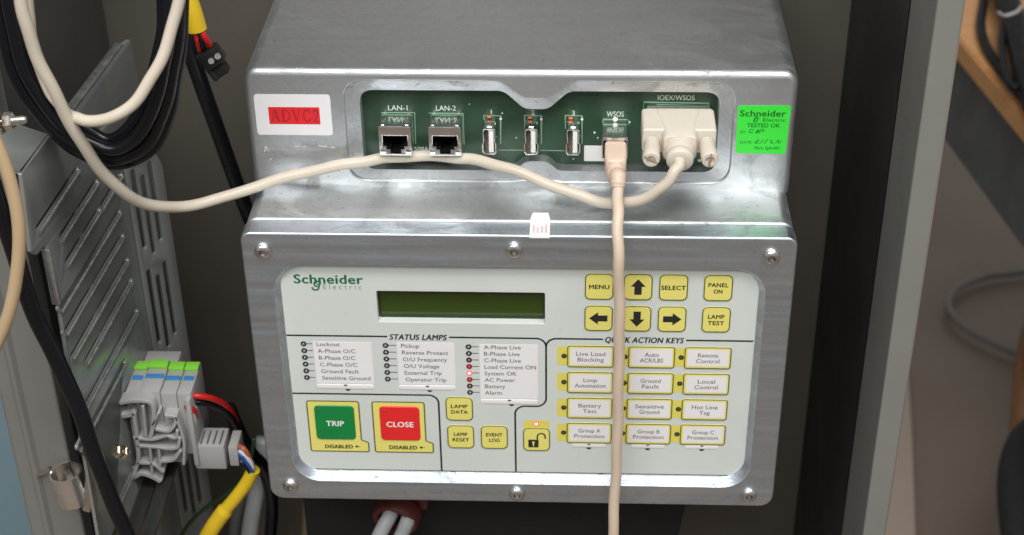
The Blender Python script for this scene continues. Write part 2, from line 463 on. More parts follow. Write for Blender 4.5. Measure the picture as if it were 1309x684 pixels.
# upper housing with its opening
zc, hh = H+H2/2-2, H2+4
up_out = rrect(0, zc, 2*131, hh, 6, 6, (3, 3, 7, 7))
def opening(L, Rg, zt, zb, r, dip_t, dip_b, wt, wb):
    """port window: rounded rectangle with a boss bulging in at the middle of the top and of the bottom"""
    cx = 8.0
    pts = [(L, zb), (cx-wb, zb), (cx-wb*.45, zb+dip_b), (cx+wb*.45, zb+dip_b), (cx+wb, zb), (Rg, zb),
           (Rg, zt), (cx+wt, zt), (cx+wt*.36, zt-dip_t), (cx-wt*.36, zt-dip_t), (cx-wt, zt), (L, zt)]
    return round_poly(pts, [r, 5, 6, 6, 5, r, r, 8, 7, 7, 8, r], 7)
YL = D+2.6
ow = opening(pan(443.5, 170, D)[0], pan(935.5, 170, D)[0], pan(560, 104.5, D)[1], pan(690, 232, D)[1], 10, 9.3, 0.6, 17.5, 13)
oi = opening(pan(462, 160, YL)[0], pan(917.5, 170, YL)[0], pan(560, 115.5, YL)[1], pan(600, 217.5, YL)[1], 7, 9.6, 5.2, 15.5, 11)
ok_ = [(a+(8-a)*.004, b+(193-b)*.01) for a, b in oi]
bm = NB()
def upper(bm):
    lofted_plate(bm, up_out, ow, oi, D, 205, 3.2, 1.2, YL, 5, ok_, D+8.8)
upper(bm)
obj('upper_housing', bm, ALU_CAST, unit, True)
# circuit board behind the opening
YP = D+9.0
bm = NB(); solid(bm, [rrect(9.5, 194, 190, 60, 2)], YP, YP+1.6)
pcb = obj('circuit_board', bm, PCB, unit)
items = []
for s, u, v, h, wd in (('LAN-1', 508.5, 137.5, 2.9, 9.4), ('LAN-2', 570, 138, 2.9, 9.6), ('1', 628, 143, 2.7, None), ('2', 681, 143.5, 2.7, None), ('3', 733, 144, 2.7, None),
                    ('WSOS', 786.5, 145.5, 3.0, 8.2), ('IOEX/WSOS', 864.5, 124.6, 2.7, 17.5), ('508A1', 540, 190, 2.2, 8)):
    x, z = pan(u, v, YP); items.append((s, x, z, h, wd, dict(bold=.010)))
join_letters(items, SILK, pcb, YP-.08)
bm = NB()
def pline(pts, wd=.45):
    stroke(bm, [pan(u, v, YP) for u, v in pts], wd, YP-.06)
pline([(487, 144), (530, 144), (531.5, 184)]); pline([(548, 144.5), (592, 145), (593.5, 185)])
for x0 in (618, 670, 722):
    pline([(x0+1, 165), (x0+.5, 147.5), (x0+22, 148), (x0+22, 184)])
pline([(637, 191.8), (670, 192)]); pline([(690, 192.2), (722, 192.6)])
pline([(770, 160), (771, 152.5), (803, 153), (804, 160)])
pline([(822.5, 138), (823, 130.5), (906.5, 132), (906.5, 140)]); pline([(838, 138), (840, 134), (888, 134.5), (891, 139)])
pline([(821, 193), (821, 202)])
obj('silkscreen_line', bm, SILKDIM, pcb)
for u, v, r in ((786.5, 152.5, 1.3), (760, 169.5, .5), (764, 176, .35), (642, 144.5, .35), (805, 156, .4), (894, 205, .8), (600, 133, .25), (660, 176, .3), (733, 203, .35), (640, 152, .7), (692, 152.3, .7), (744, 152.6, .7)):
    x, z = pan(u, v, YP); bm = NB(); lathe(bm, [(r*1e-3, 0), (r*.8e-3, .5e-3), (0, .7e-3)], (x*.001, YP*.001, z*.001), (0, -1, 0), 10)
    obj('solder_dot', bm, WHITEINK, pcb)
# white sticker beside the square port (its square code is left out)
x, z = pan(760.5, 196, YP)
bm = NB(); solid(bm, [rrect(x+2.2, z, 15, 8.6, .5)], YP-.15, YP)
obj('sticker', bm, CARD, pcb)

# two shielded network jacks
def jack(cu):
    x = cu; y0, y1 = 38.5, YP
    zt, zb = 200.7, 185.0
    zc2 = (zt+zb)/2
    out = rrect(x, zc2, 15.6, zt-zb, .5, 3)
    t = zt-4.9
    hole = [(x-5.9, t), (x+5.9, t), (x+5.9, t-5.6), (x+4.2, t-5.6), (x+4.2, t-7.3), (x+2.5, t-7.3), (x+2.5, t-9.6), (x-2.5, t-9.6), (x-2.5, t-7.3), (x-4.2, t-7.3), (x-4.2, t-5.6), (x-5.9, t-5.6)]
    bm = NB(); solid(bm, [out, hole], y0, y1, .3, 2)
    j = obj('network_jack', bm, STEEL_DULL, unit, True)
    bm = NB(); solid(bm, [rrect(x, zc2, 14.6, zt-zb-1, .2, 2)], y0+9, y0+10); solid(bm, [[(a+(b-x)*0, c) for (a, c), b in zip(inset(orient([out, hole])[1], -.15), [x]*99)]], y0+1.2, y0+9, front=False, back=True)
    obj('socket', bm, JET, j)
    bm = NB()
    for k in range(8): box(bm, ((x-3.6+k*1.03)*.001, (y0+5)*.001, (t-1.0)*.001), (.35e-3, 7e-3, .35e-3))
    obj('contact', bm, BRASS, j)
    bm = NB()
    for sx in (-1, 1): box(bm, ((x+sx*6.1)*.001, (y0+.6)*.001, (zb+2.1)*.001), (2.6e-3, 1.4e-3, 2.6e-3), .2e-3)
    obj('spring_tab', bm, STEEL, j)
    bm = NB()                                                    # raised shield ribs on the top face
    for sx in (-1, 1): box(bm, ((x+sx*5.8)*.001, (y0+7.5)*.001, (zt+.12)*.001), (1.6e-3, 11.5e-3, .5e-3), .15e-3)
    obj('shield_rib', bm, STEEL_DULL, j)
    return j
jack(-59.6); jack(-35.6)

# three upright ports
for k, u in enumerate((-14.6, 5.6, 25.7)):
    y0 = 41.5; zt, zb = 198.4, 184.2
    zc2 = (zt+zb)/2; hz = zt-zb
    body = round_poly([(u-2.6, zb), (u+2.6, zb), (u+3.5, zb+1.6), (u+3.5, zb+6), (u+2.9, zb+6.8), (u+3.1, zt-.6), (u+2.5, zt), (u-2.5, zt), (u-3.1, zt-.6), (u-2.9, zb+6.8), (u-3.5, zb+6), (u-3.5, zb+1.6)], .4, 3)
    inn = [(u+(a-u)*.80, zc2+(b-zc2)*.91) for a, b in body]
    bm = NB(); solid(bm, [body, inn], y0, YP, .25, 2)
    p = obj('upright_port', bm, STEEL_DULL, unit, True)
    bm = NB(); solid(bm, [inset(orient([body, inn])[1], -.15)], y0+5, y0+5.5)
    obj('socket', bm, mat('socket_grey', lin((110, 100, 92)), .5), p)
    bm = NB(); solid(bm, [rrect(u+.95, zc2-.2, 2.3, hz*.82, .2, 2)], y0+.5, y0+8, .2, 2)
    obj('tongue', bm, WHITEINK, p)
    bm = NB()
    for q in range(4): box(bm, ((u-.25)*.001, (y0+3)*.001, (zc2+3.6-q*2.4)*.001), (.5e-3, 5e-3, 1.0e-3))
    obj('contact', bm, BRASS, p)
    bm = NB(); box(bm, (u*.001, (y0+4)*.001, (zt+.3)*.001), (2.6e-3, 4e-3, .6e-3), .25e-3); box(bm, ((u+.3)*.001, (y0+.6)*.001, (zt-.6)*.001), (2.2e-3, .8e-3, 1.0e-3), .2e-3)
    obj('spring_tab', bm, STEEL, p)
    bm = NB(); xx, zz = pan((625.5, 677.5, 729.5)[k], (148.5, 149.5, 150.3)[k], YP)
    box(bm, (xx*.001, (YP-.5)*.001, zz*.001), (2.0e-3, 1.0e-3, 1.2e-3), .3e-3)
    obj('solder_joint', bm, ORANGE, p)

# square port that takes the keyed plug
bm = NB(); xw = 45.6
solid(bm, [rrect(xw, 191.3, 12.2, 11.6, .5, 3), rrect(xw, 190.7, 10.8, 9.4, .5, 3)], 36.0, YP, .3, 2)
sq = obj('square_port', bm, STEEL_DULL, unit, True)
bm = NB(); solid(bm, [rrect(xw, 191.2, 10.9, 9.5, .3, 2)], 47, 48); obj('socket', bm, JET, sq)
bm = NB(); box(bm, (xw*.001, .0359, .1966), (3.4e-3, .6e-3, 1.0e-3), .2e-3); obj('catch', bm, BRASS, sq)
# nine-pin board connector flange behind the cream hood
bm = NB(); solid(bm, [rrect(76.0, 200.2, 31.5, 13, 1.2)], YP-3.2, YP, .4, 2)
bs = obj('board_connector', bm, STEEL_DULL, unit, True)
bm = NB(); solid(bm, [rrect(76.0, 200.2, 18.5, 10, 3)], YP-6, YP-3.2, .4, 2); obj('shell', bm, STEEL, bs)

# stickers on the castings
YS = D-.12
bm = NB(); solid(bm, [rrect(-108.3, 204.4, 36.6, 21.8, 1.6)], YS, D+.2)
st = obj('sticker', bm, STKW, unit); st['label'] = 'white sticker with a red name patch'
bm = NB(); flat(bm, [rrect(-107.9, 204.0, 24.6, 9.2, .2)], YS-.04); rp_ = obj('red_patch', bm, STKR, st)
bm = NB(); AI = mat('dark_red_ink', lin((165, 30, 38)), .5); zq, hq = 204.0, 6.4
def gl_(x0, strokes):
    for k, (pts, wd) in enumerate(strokes): stroke(bm, [(x0+a*.92, zq-hq/2+b*hq) for a, b in pts], wd, YS-.08-.002*k)
sr = lambda a, b, z: ([(a, z), (b, z)], .35)
gl_(-119.2, [([(.5, 0), (2.2, 1)], .4), ([(2.2, 1), (4.1, 0)], .9), ([(1.2, .35), (3.3, .35)], .4), sr(-.2, 1.2, .02), sr(3.3, 5, .02)])
gl_(-114.0, [([(.8, 0), (.8, 1)], .9), ([(.8, .97), (2.6, .95)]+[(3.9, .75), (4.2, .5), (3.9, .25)]+[(2.6, .05), (.8, .03)], .6), sr(0, 1.4, .02), sr(0, 1.4, .98)])
gl_(-108.9, [([(.6, 1), (2.3, 0)], .9), ([(2.3, 0), (3.9, 1)], .4), sr(-.2, 1.4, .98), sr(3.2, 4.6, .98)])
gl_(-103.9, [([(4.0, .72), (3.3, .95), (2.2, 1), (1.0, .85), (.5, .5), (1.0, .15), (2.2, 0), (3.4, .08), (4.1, .3)], .7)])
gl_(-99.0, [([(.5, .72), (.8, .92), (1.6, 1), (2.6, .88), (2.7, .65), (2.0, .4), (.4, .05)], .6), ([(.4, .04), (3.0, .04)], .7)])
lt = obj('lettering', bm, AI, st)
gx, gz = 115.7, 198.3
bm = NB(); solid(bm, [round_poly([(103.7, 185.6), (127.6, 185.2), (128.3, 211.3), (103.3, 211.2)], 1.5, 4)], YS, D+.2)
st = obj('sticker', bm, STKG, unit); st['label'] = 'bright green test sticker'
GI = mat('dark_green_ink', lin((14, 92, 30)), .5)
join_letters([('Schneider', 115.3, 207.2, 3.4, 21.5, dict(bold=.02)), ('Electric', 120.9, 203.7, 1.8, 10.6), ('TESTED OK', 116, 200.8, 2.2, 15.5, dict(bold=.015)), ('ID:', 106.6, 197.2, 1.5, 2.6),
              ('DATE:', 108.3, 191.6, 1.5, 5.6), ('Part: QA-001', 118.6, 188.6, 1.6, 11.8, dict(bold=.01))], GI, st, YS-.06)
bm = NB()
def scrib(pts, wd=.32): stroke(bm, smooth2(pts), wd, YS-.07)
def smooth2(pts): return [(p.x, p.y) for p in smooth_path([(a, b, 0) for a, b in pts], 5)]
scrib([(111.8, 198.2), (109.8, 198.4), (109.6, 197.0), (111.3, 196.9)]); scrib([(112.4, 196.4), (113.5, 198.4), (113.2, 196.6), (114.4, 198.3)]); scrib([(114.2, 196.3), (115.2, 198.6), (116.6, 198.0), (115.2, 197.3)])
scrib([(112.2, 191.0), (114.5, 193.0), (112.8, 191.4), (114.8, 191.2)]); scrib([(115.2, 191.0), (116.6, 193.2)]); scrib([(117, 190.9), (118.6, 193.4)])
scrib([(119.3, 192.4), (120.6, 192.6), (120.2, 191.2), (121.6, 191.4)]); scrib([(122.4, 191), (123.6, 193), (123.9, 191.2), (125.4, 192.6)])
stroke(bm, [(a-1.2, b-.2) for a, b in ((113.7, 203.0), (114.5, 205.0), (113.3, 205.2), (112.3, 203.2), (113.1, 202.8), (113.7, 203.0))], .5, YS-.07)
obj('ink_stroke', bm, GI, st)
for k, mk in enumerate((((338, 194), (340, 187), (343, 193)), ((376, 186.5), (380, 187.5), (383, 187)), ((388, 187), (392, 188)), ((407, 186), (413, 187.2), (418, 187)), ((423, 188), (428, 188.5)), ((345, 205), (347, 202)), ((900, 252), (903, 250)), ((348, 131.5), (352, 129.5)))):
    if mk[0][1] > 240 or mk[0][1] < 140: continue
    bm = NB(); stroke(bm, [pan(u, v, D) for u, v in mk], .45-.05*(k % 3), D-.06); obj('scuff_mark', bm, CARD, unit)
# small white tag folded over the lid's top edge
bm = NB()
tw = 4.7; tx = 10.6
prof = [(H+.72, 18.5), (H+.72, 12.6), (H+.3, 11.2), (H-.4, 10.6), (H-.42, 1.5), (H-.62, .6), (H-1.0, .05), (H-1.5, -.16), (H-2.0, -.2)]
vs = [[bm.verts.new(mmx(tx-tw+(1.0 if k == 0 else 0), zz, yy)), bm.verts.new(mmx(tx+tw-(1.0 if k == 0 else 0), zz, yy))] for k, (zz, yy) in enumerate(prof)]
ws = [[bm.verts.new(mmx(tx-tw+(1.0 if k == 0 else 0), zz-.15, yy+.12)), bm.verts.new(mmx(tx+tw-(1.0 if k == 0 else 0), zz-.15, yy+.12))] for k, (zz, yy) in enumerate(prof)]
for q in (vs, ws):
    for a, b in zip(q, q[1:]): bm.faces.new((a[0], a[1], b[1], b[0]))
for k in range(len(vs)-1):
    for e_ in (0, 1): bm.faces.new((vs[k][e_], vs[k+1][e_], ws[k+1][e_], ws[k][e_]))
for k in (0, -1): bm.faces.new((vs[k][0], vs[k][1], ws[k][1], ws[k][0]))
st = obj('sticker', bm, STKW, unit, sharp=25); st['label'] = 'small white sticker folded over the lid edge'
ftop = lambda u, v, w: Vector((u*.001, v*.001, w*.001))
bm = NB()
for cx0, n in ((-2.9, 7), (-1.0, 5), (1.0, 6), (2.9, 8)):
    for q in range(n): flat(bm, [rrect(tx+cx0, 2.4+q*.95, .8+.4*random.random(), .5, .1, 2)], H-.3, f=ftop)
obj('red_print', bm, REDINK, st)

# ------------------------------------------------------------------ the front panel
YF = 4.0
LC = (-68.6, 13.0, 111.2, 129.4)
lcd_hole = rrect((LC[0]+LC[1])/2, (LC[2]+LC[3])/2, LC[1]-LC[0], LC[3]-LC[2], .8, 3)
bm = NB(); solid(bm, [rrect(.2, 80.4, 231.5, 129.2, 12, 8), lcd_hole], YF, YF+4.6, .12, 1)
panel = obj('front_panel', bm, PANEL, unit, True)
bm = NB(); solid(bm, [rrect(-27.8, 120.3, 84, 20.5, .5, 2)], YF+4.6, YF+5.2)
disp = obj('display', bm, LCD, unit)
bm = NB(); solid(bm, [rrect(-27.8, 120.3, 83, 19.6, .5, 2), rrect(-27.8, 120.4, 79.4, 15.6, .5, 2)], YF+4.2, YF+4.62, .2, 2)
obj('display_rim', bm, LCDRIM, disp)
YI = YF-.06
INKL = []
def rule(pts, wd=.95): INKL.append((pts, wd))
zl = 102.5; xv = 13.5; xb = -2.2; zj = 60.5
pA = pan(495, 430)[0]; pB = pan(574, 430.5)[0]; pC = pan(771, 435)[0]; pD = pan(877, 436.5)[0]
rule([(-114.6, zl), (pA, zl)])
rule([(pB, zl)] + arc(xv-5, zl-5, 5, 90, 0) + arc(xv-5, zj+5, 5, 0, -90) + arc(xb+5, zj-5, 5, 90, 180) + [(xb, 17.4)])
rule(arc(xv+5, zl-5, 5, 180, 90) + [(pC, zl)]); rule([(pD, zl), (114.6, zl)])
rule([(-114.6, 66.6)] + arc(-45.8, 61.6, 5, 90, 0) + [(-40.8, 17.4)])
for pts, wd in INKL:
    bm = NB(); stroke(bm, pts, wd, YI); obj('rule_line', bm, INK, panel)
join_letters([('STATUS LAMPS', (pA+pB)/2, zl-.1, 3.4, pB-pA-2.2, dict(bold=.034, shear=.22)), ('QUICK ACTION KEYS', (pC+pD)/2, zl-.1, 3.4, pD-pC-2.2, dict(bold=.034, shear=.22))], INK, panel, YI)
join_letters([('Schneider', *pan(419.5, 356.5), 5.3, 33.2, dict(bold=.032))], GREENINK, panel, YI)
join_letters([('E l e c t r i c', *pan(437.5, 366.5), 3.0, 18.6)], mat('grey_green_ink', lin((120, 150, 135)), .5), panel, YI)
bm = NB(); lx, lz = pan(404.5, 365)
stroke(bm, smooth2([(lx+2.0, lz+.7), (lx+1.7, lz+2.2), (lx-.4, lz+2.3), (lx-1.0, lz+1.0), (lx-.6, lz-.3), (lx+.6, lz-.5)]), .85, YI)
stroke(bm, smooth2([(lx-2.2, lz-.9), (lx-1.7, lz-2.3), (lx+.5, lz-2.3), (lx+1.1, lz-.9), (lx+1.4, lz+.4), (lx+.3, lz+.8)]), .85, YI-.01)
obj('emblem', bm, GREENINK, panel)

# keys
def key(cx, cz, wd=13.4, hg=14.6, r=2.6, m=YELLOW, rim=OLIVE, raise_=.4):
    bm = NB(); solid(bm, [rrect(cx, cz, wd, hg, r, 5)], YF-raise_, YF+.1, .3, 3)
    k = obj('key', bm, m, unit, True)
    bm = NB(); flat(bm, [rrect(cx, cz, wd+.3, hg+.3, r+.15, 5), rrect(cx, cz, wd-.75, hg-.75, r-.35, 5)], YF-raise_-.04)
    obj('outline', bm, rim, k)
    return k
yk = YF-.5
def txt(k, s, cx, cz, h, wd, m=INK, **kw): return letters(s, cx, cz, h, wd, yk, m, k, **kw)
CX = (39.0, 57.6, 74.5, 95.8); RZ = (133.6, 115.2)
KI = mat('key_ink', lin((44, 44, 18)), .5)
txt(key(CX[0], RZ[0]), 'MENU', CX[0], RZ[0], 2.5, 9.6, KI, bold=.03)
txt(key(CX[2], RZ[0]), 'SELECT', CX[2], RZ[0], 2.5, 11.6, KI, bold=.03)
txt(key(CX[3], RZ[0]), 'PANEL\nON', CX[3], RZ[0], 2.4, 9.4, KI, bold=.026, lead=.95)
txt(key(CX[3], RZ[1]), 'LAMP\nTEST', CX[3], RZ[1], 2.4, 7.8, KI, bold=.026, lead=.95)
def arrow(cx, cz, ang):
    k = key(cx, cz)
    sh = [(-4.3, -1.75), (.3, -1.75), (.3, -3.6), (4.6, 0), (.3, 3.6), (.3, 1.75), (-4.3, 1.75)]
    c, s = math.cos(ang), math.sin(ang)
    bm = NB(); flat(bm, [[(cx+a*c-b*s, cz+a*s+b*c) for a, b in sh]], yk)
    obj('arrow', bm, INK, k)
arrow(CX[1], RZ[0], math.pi/2); arrow(CX[0], RZ[1], math.pi); arrow(CX[1], RZ[1], -math.pi/2); arrow(CX[2], RZ[1], 0)
for s, cx, cz in (('LAMP\nDATA', -30.4, 58.4), ('LAMP\nRESET', -30.2, 40.4), ('EVENT\nLOG', -13.0, 40.4)):
    txt(key(cx, cz), s, cx, cz, 2.3, 8.4, KI, bold=.024, lead=.95)
# lock key, its symbol and its lit lamp
cx, cz = 8.6, 39.4
k = key(cx, cz)
bm = NB(); flat(bm, [rrect(cx-1.6, cz-2.6, 5.2, 5.0, .2, 2)], yk)
stroke(bm, [(cx+.4, cz-.2)] + [(cx+.4, cz+1.6)] + arc(cx+2.4, cz+2.0, 2.0, 180, 0, 10) + [(cx+4.4, cz+.6)], .75, yk-.005)
obj('padlock_symbol', bm, INK, k)
bm = NB(); flat(bm, [arc(cx-1.6, cz-1.9, .7, 0, 350, 12)], yk-.02); flat(bm, [rrect(cx-1.6, cz-3.2, .6, 2.2, .1, 2)], yk-.021)
obj('keyhole_symbol', bm, YELLOW, k)
bm = NB(); flat(bm, [rrect(cx, cz+9.4, 13.2, 5.4, 1.0, 4)], YI); obj('lamp_tab', bm, YPALE, panel)

RING = mat('lamp_ring', (.02, .02, .02), .4)
LENS = mat('lamp_lens', (.42, .40, .38), .25)
LENSR = mat('red_lamp_lens', (.55, .05, .07), .25, emit=(1, .05, .08), estr=.35)
LENSD = mat('dim_red_lamp_lens', (.42, .20, .20), .25)
LIT = mat('lit_red_lamp', (.5, .04, .04), .3, emit=(1, .2, .17), estr=2.4)
LITC = mat('lit_lamp_core', (.5, .1, .1), .3, emit=(1, .5, .45), estr=2.6)
LITR = mat('lit_lamp_ring', (.3, .02, .02), .4, emit=(1, .07, .08), estr=1.1)
RINGR = mat('red_lamp_ring', (.22, .015, .02), .4)
def lamp(x, z, r=1.45, ring=RING, lens=LENS, k=.43):
    bm = NB(); lathe(bm, [(r*1e-3, 0), (r*1e-3, .25e-3), (r*.9e-3, .35e-3), (r*k*1e-3, .38e-3), (r*k*1e-3, .05e-3)], (x*.001, YF*.001, z*.001), (0, -1, 0), 16, False)
    o = obj('status_lamp', bm, ring, unit)
    bm = NB(); lathe(bm, [(r*k*1e-3, .05e-3), (r*k*1e-3, .3e-3), (r*k*.7e-3, .55e-3), (0, .65e-3)], (x*.001, YF*.001, z*.001), (0, -1, 0), 12, False)
    obj('lens', bm, lens, o); return o
lamp(8.5, 49.4, 1.4, LITR, LITC, .62)['label'] = 'glowing red lamp above the padlock key'

# status columns: lamps, ticks, printed cards
ticks = NB()
cols = [((388, 439), -106.5, 97.5, 4.14, (400, 474.5, 436.5, 489.5), 404.5, ['Lockout', 'A-Phase O/C', 'B-Phase O/C', 'C-Phase O/C', 'Ground Fault', 'Sensitive Ground']),
        ((493, 441), -65.8, 97.2, 4.14, (507, 580.5, 437.5, 491), 512.5, ['Pickup', 'Reverse Protect', 'O/U Frequency', 'O/U Voltage', 'External Trip', 'Operator Trip']),
        ((599, 443), -24.7, 97.0, 4.02, (612.7, 687.5, 440, 509), 618.5, ['A-Phase Live', 'B-Phase Live', 'C-Phase Live', 'Load Current ON', 'System OK', 'AC Power', 'Battery', 'Alarm'])]
CINK = mat('card_ink', (.16, .155, .16), .5)
for (_, lx, lz, dz, (u0, u1, v0, v1), tu, rows) in cols:
    x0, z0 = pan(u0, v0); x1 = pan(u1, v0+.8)[0]; z1 = pan(u0+3, v1)[1]
    bm = NB(); solid(bm, [[(x0, z1), (x1, z1), (x1, z0), (x0, z0)]], YF-.1, YF+.05)
    c = obj('label_card', bm, CARD, unit)
    bm = NB(); solid(bm, [rrect((x0+x1)/2-.2, z1-2.0, x1-x0, 2.9, 1.0, 4)], YF-.25, YF+.05, .15, 2)
    t = obj('pull_tab', bm, CARD, c)
    bm = NB()
    flat(bm, [[(a, max(b, z1-1.2) if 0 else b) for a, b in arc((x0+x1)/2, z1-.55, 1.0, 180, 360, 10)]], YF-.28)
    flat(bm, [arc((x0+x1)/2+1, z1-3.45, 1.3, 180, 360, 10)], YI)
    obj('thumb_notch', bm, INK, c)
    tx0 = pan(tu, v0)[0]
    join_letters([(s, tx0+(0.25*i if len(rows) == 6 else 0), lz-i*dz, 2.45, None, dict(align='LEFT', squeeze=1.02, bold=.012)) for i, s in enumerate(rows)], CINK, c, YF-.16)
    for i, s in enumerate(rows):
        ring, lens, kk = RING, LENS, .43
        if s == 'System OK': ring, lens, kk = LITR, LITC, .62
        elif s in ('Load Current ON', 'AC Power'): ring, lens = RINGR, LENSR
        elif s in ('Battery', 'C-Phase Live'): lens = LENSD
        o = lamp(lx, lz-i*dz, 1.45, ring, lens, kk)
        if s == 'System OK': o['label'] = 'brightly glowing red status lamp'
        elif ring is RINGR: o['label'] = 'red tinted status lamp'
        stroke(ticks, [(lx+1.2, lz-i*dz), (x0-.5, lz-i*dz)], .4, YI)
obj('lead_line', ticks, INK, panel)

# quick action keys
QX = (35.4, 65.4, 93.0); QZ = [92.2-16.05*i for i in range(4)]
names = [['Live Load\nBlocking', 'Auto\nACR/LBS', 'Remote\nControl'], ['Loop\nAutomation', 'Ground\nFault', 'Local\nControl'],
         ['Battery\nTest', 'Sensitive\nGround', 'Hot Line\nTag'], ['Group A\nProtection', 'Group B\nProtection', 'Group C\nProtection']]
for i, row in enumerate(names):
    for j, s in enumerate(row):
        cx, cz = QX[j], QZ[i]
        bm = NB(); flat(bm, [rrect(cx-13.2, cz, 6.4, 11.2, .6, 3)], YI); obj('lamp_tab', bm, YPALE, panel)
        lamp(cx-13.0, cz, 1.35, RING, mat('key_lamp_lens', (.10, .09, .03), .3), .45)
        k = key(cx, cz, 22.6, 12.8, 1.3)
        bm = NB(); flat(bm, [rrect(cx+.1, cz, 20.2, 10.2, .5, 3)], YF-.46); obj('label_card', bm, CARD, k)
        longest = max(len(q) for q in s.split('\n'))
        txt(k, s, cx+.1, cz, 2.5, min(15.4, longest*1.46+1.2), CINK, lead=.86, bold=.012)
for j, cx in enumerate(QX):
    bm = NB(); solid(bm, [rrect(cx, QZ[3]-8.3, 17.0, 2.4, .9, 4)], YF-.2, YF+.05, .12, 2); obj('pull_tab', bm, CARD, panel)
    bm = NB(); flat(bm, [arc(cx, QZ[3]-9.6, 1.3, 180, 360, 10)], YI)
    flat(bm, [arc(cx, QZ[3]-7.1, .8, 180, 360, 8)], YF-.26); obj('thumb_notch', bm, INK, panel)

# the two big keys on their yellow backing
for s, m, dx in (('TRIP', KGREEN, 0), ('CLOSE', KRED, 33.3)):
    x0, x1, z0, z1 = -108.0+dx, -81.5+dx, 29.4, 62.0
    pl = round_poly([(x0, z0), (x1+3.6, z0), (x1+3.6, z0+6.2), (x1, z0+7.6), (x1, z1), (x0, z1)], [1.2, 1.2, 1.5, 1, 1.4, 1.4], 4)
    bm = NB(); solid(bm, [pl], YF-.12, YF+.05, .06, 1); b = obj('key_backing', bm, YELLOW, unit)
    bm = NB(); flat(bm, [inset(orient([pl])[0], -.3), inset(orient([pl])[0], .35)], YF-.16); obj('outline', bm, OLIVE, b)
    kx, kz = -94.3+dx, 48.4
    bm = NB(); solid(bm, [rrect(kx, kz, 20.4, 21.8, 2.2, 5)], YF-.7, YF, .5, 4); k = obj('key', bm, m, unit, True)
    k['label'] = 'large %s key' % ('green' if dx == 0 else 'red')
    letters(s, kx, kz-.2, 3.4, 9.0 if dx == 0 else 13.6, YF-.76, WHITEINK, k, bold=.03)
    bm = NB(); lathe(bm, [(.75e-3, 0), (.7e-3, .2e-3), (.3e-3, .25e-3), (.3e-3, .05e-3)], ((kx-7.8)*.001, (YF-.7)*.001, (kz+8.4)*.001), (0, -1, 0), 12, False)
    obj('lamp', bm, mat('key_corner_lamp', (.12, .1, .08), .3), k)
    bx, bz = x0+15.6, z0+3.3
    letters('DISABLED', bx-1.0, bz, 2.4, 14.2, YF-.2, KI, b, bold=.04)
    bm = NB(); flat(bm, [arc(bx+8.2, bz+.1, .7, 0, 345, 10)], YF-.2); flat(bm, [rrect(bx+9.4, bz, 1.4, .35, .05, 2)], YF-.2); obj('mark', bm, KI, b)

# thin dark gap line under the panel and two black notches
bm = NB()
for u in (-74+39, 41.5): flat(bm, [arc(u, 16.9, 1.2, 0, -180, 8)], YI-.01)
stroke(bm, [(-107, 17.3), (108, 17.3)], .5, YI-.02)
obj('edge_gap', bm, INK, panel)

# ================================================================== cream serial cable with its nine-pin plug
cab = thing('serial_cable', 'cream cable looping left from the wide thumbscrew plug', 'cable', (.0762, .03, .165))
xc, zc3 = 75.4, 200.2
bm = NB()
def blk(bm, secs, n=5):
    """loft of rounded rectangles (y, half width, half height, centre x, centre z, radius)"""
    rings = []
    for yy, a, b, ox, oz, r in secs:
        l = orient([rrect(ox, oz, 2*a, 2*b, r, n)])[0]
        rings.append(dict(p=l, v=[bm.verts.new(mmx(q[0], q[1], yy)) for q in l]))
    for a, b in zip(rings, rings[1:]): bridge(bm, a['v'], b['v'])
    cap(bm, [rings[0]]); cap(bm, [rings[-1]])
hood = rrect(xc, zc3, 34.6, 12.6, 1.6, 5)
solid(bm, [hood], 27.2, YP-3.4, 1.0, 3, bevback=True)
blk(bm, [(YP-5, 10.5, 6.9, xc, zc3, 2), (44, 10.5, 7.1, xc, zc3, 2), (38, 9.4, 7.1, xc, zc3, 2.4), (30, 8.4, 7.1, xc, zc3, 3), (21.5, 7.9, 6.9, xc, zc3-.3, 3.4), (20.6, 7.2, 6.2, xc, zc3-.3, 3.4)])
obj('plug_hood', bm, CREAMP, cab, True, 40)
for sx, dz in ((-1, 0), (1, .3)):
    o = Vector(((xc+sx*12.7)*.001, .0280, (zc3-.6)*.001)); d = Vector((sx*.05, -1, -.05))
    bm = NB()
    prof = [(2.4e-3, 0), (2.4e-3, 1.2e-3), (3.6e-3, 1.3e-3), (3.75e-3, 2e-3)]
    prof += [(4.0e-3, 12e-3), (4.05e-3, 15.6e-3), (3.6e-3, 16.6e-3), (2.2e-3, 16.7e-3), (2.1e-3, 15.8e-3), (0, 15.7e-3)]
    lathe(bm, prof, o, d, 22)
    t = obj('thumbscrew', bm, CREAMP, cab, sharp=50)
    bm = NB(); box(bm, o+d.normalized()*.0163, (7.2e-3, 1.0e-3, 1.1e-3), .1e-3, 1, Matrix.Rotation(.5 if sx < 0 else -1.45, 3, 'Y'))
    obj('slot', bm, mat('slot_shadowed_cream', lin((150, 135, 112)), .6), t)
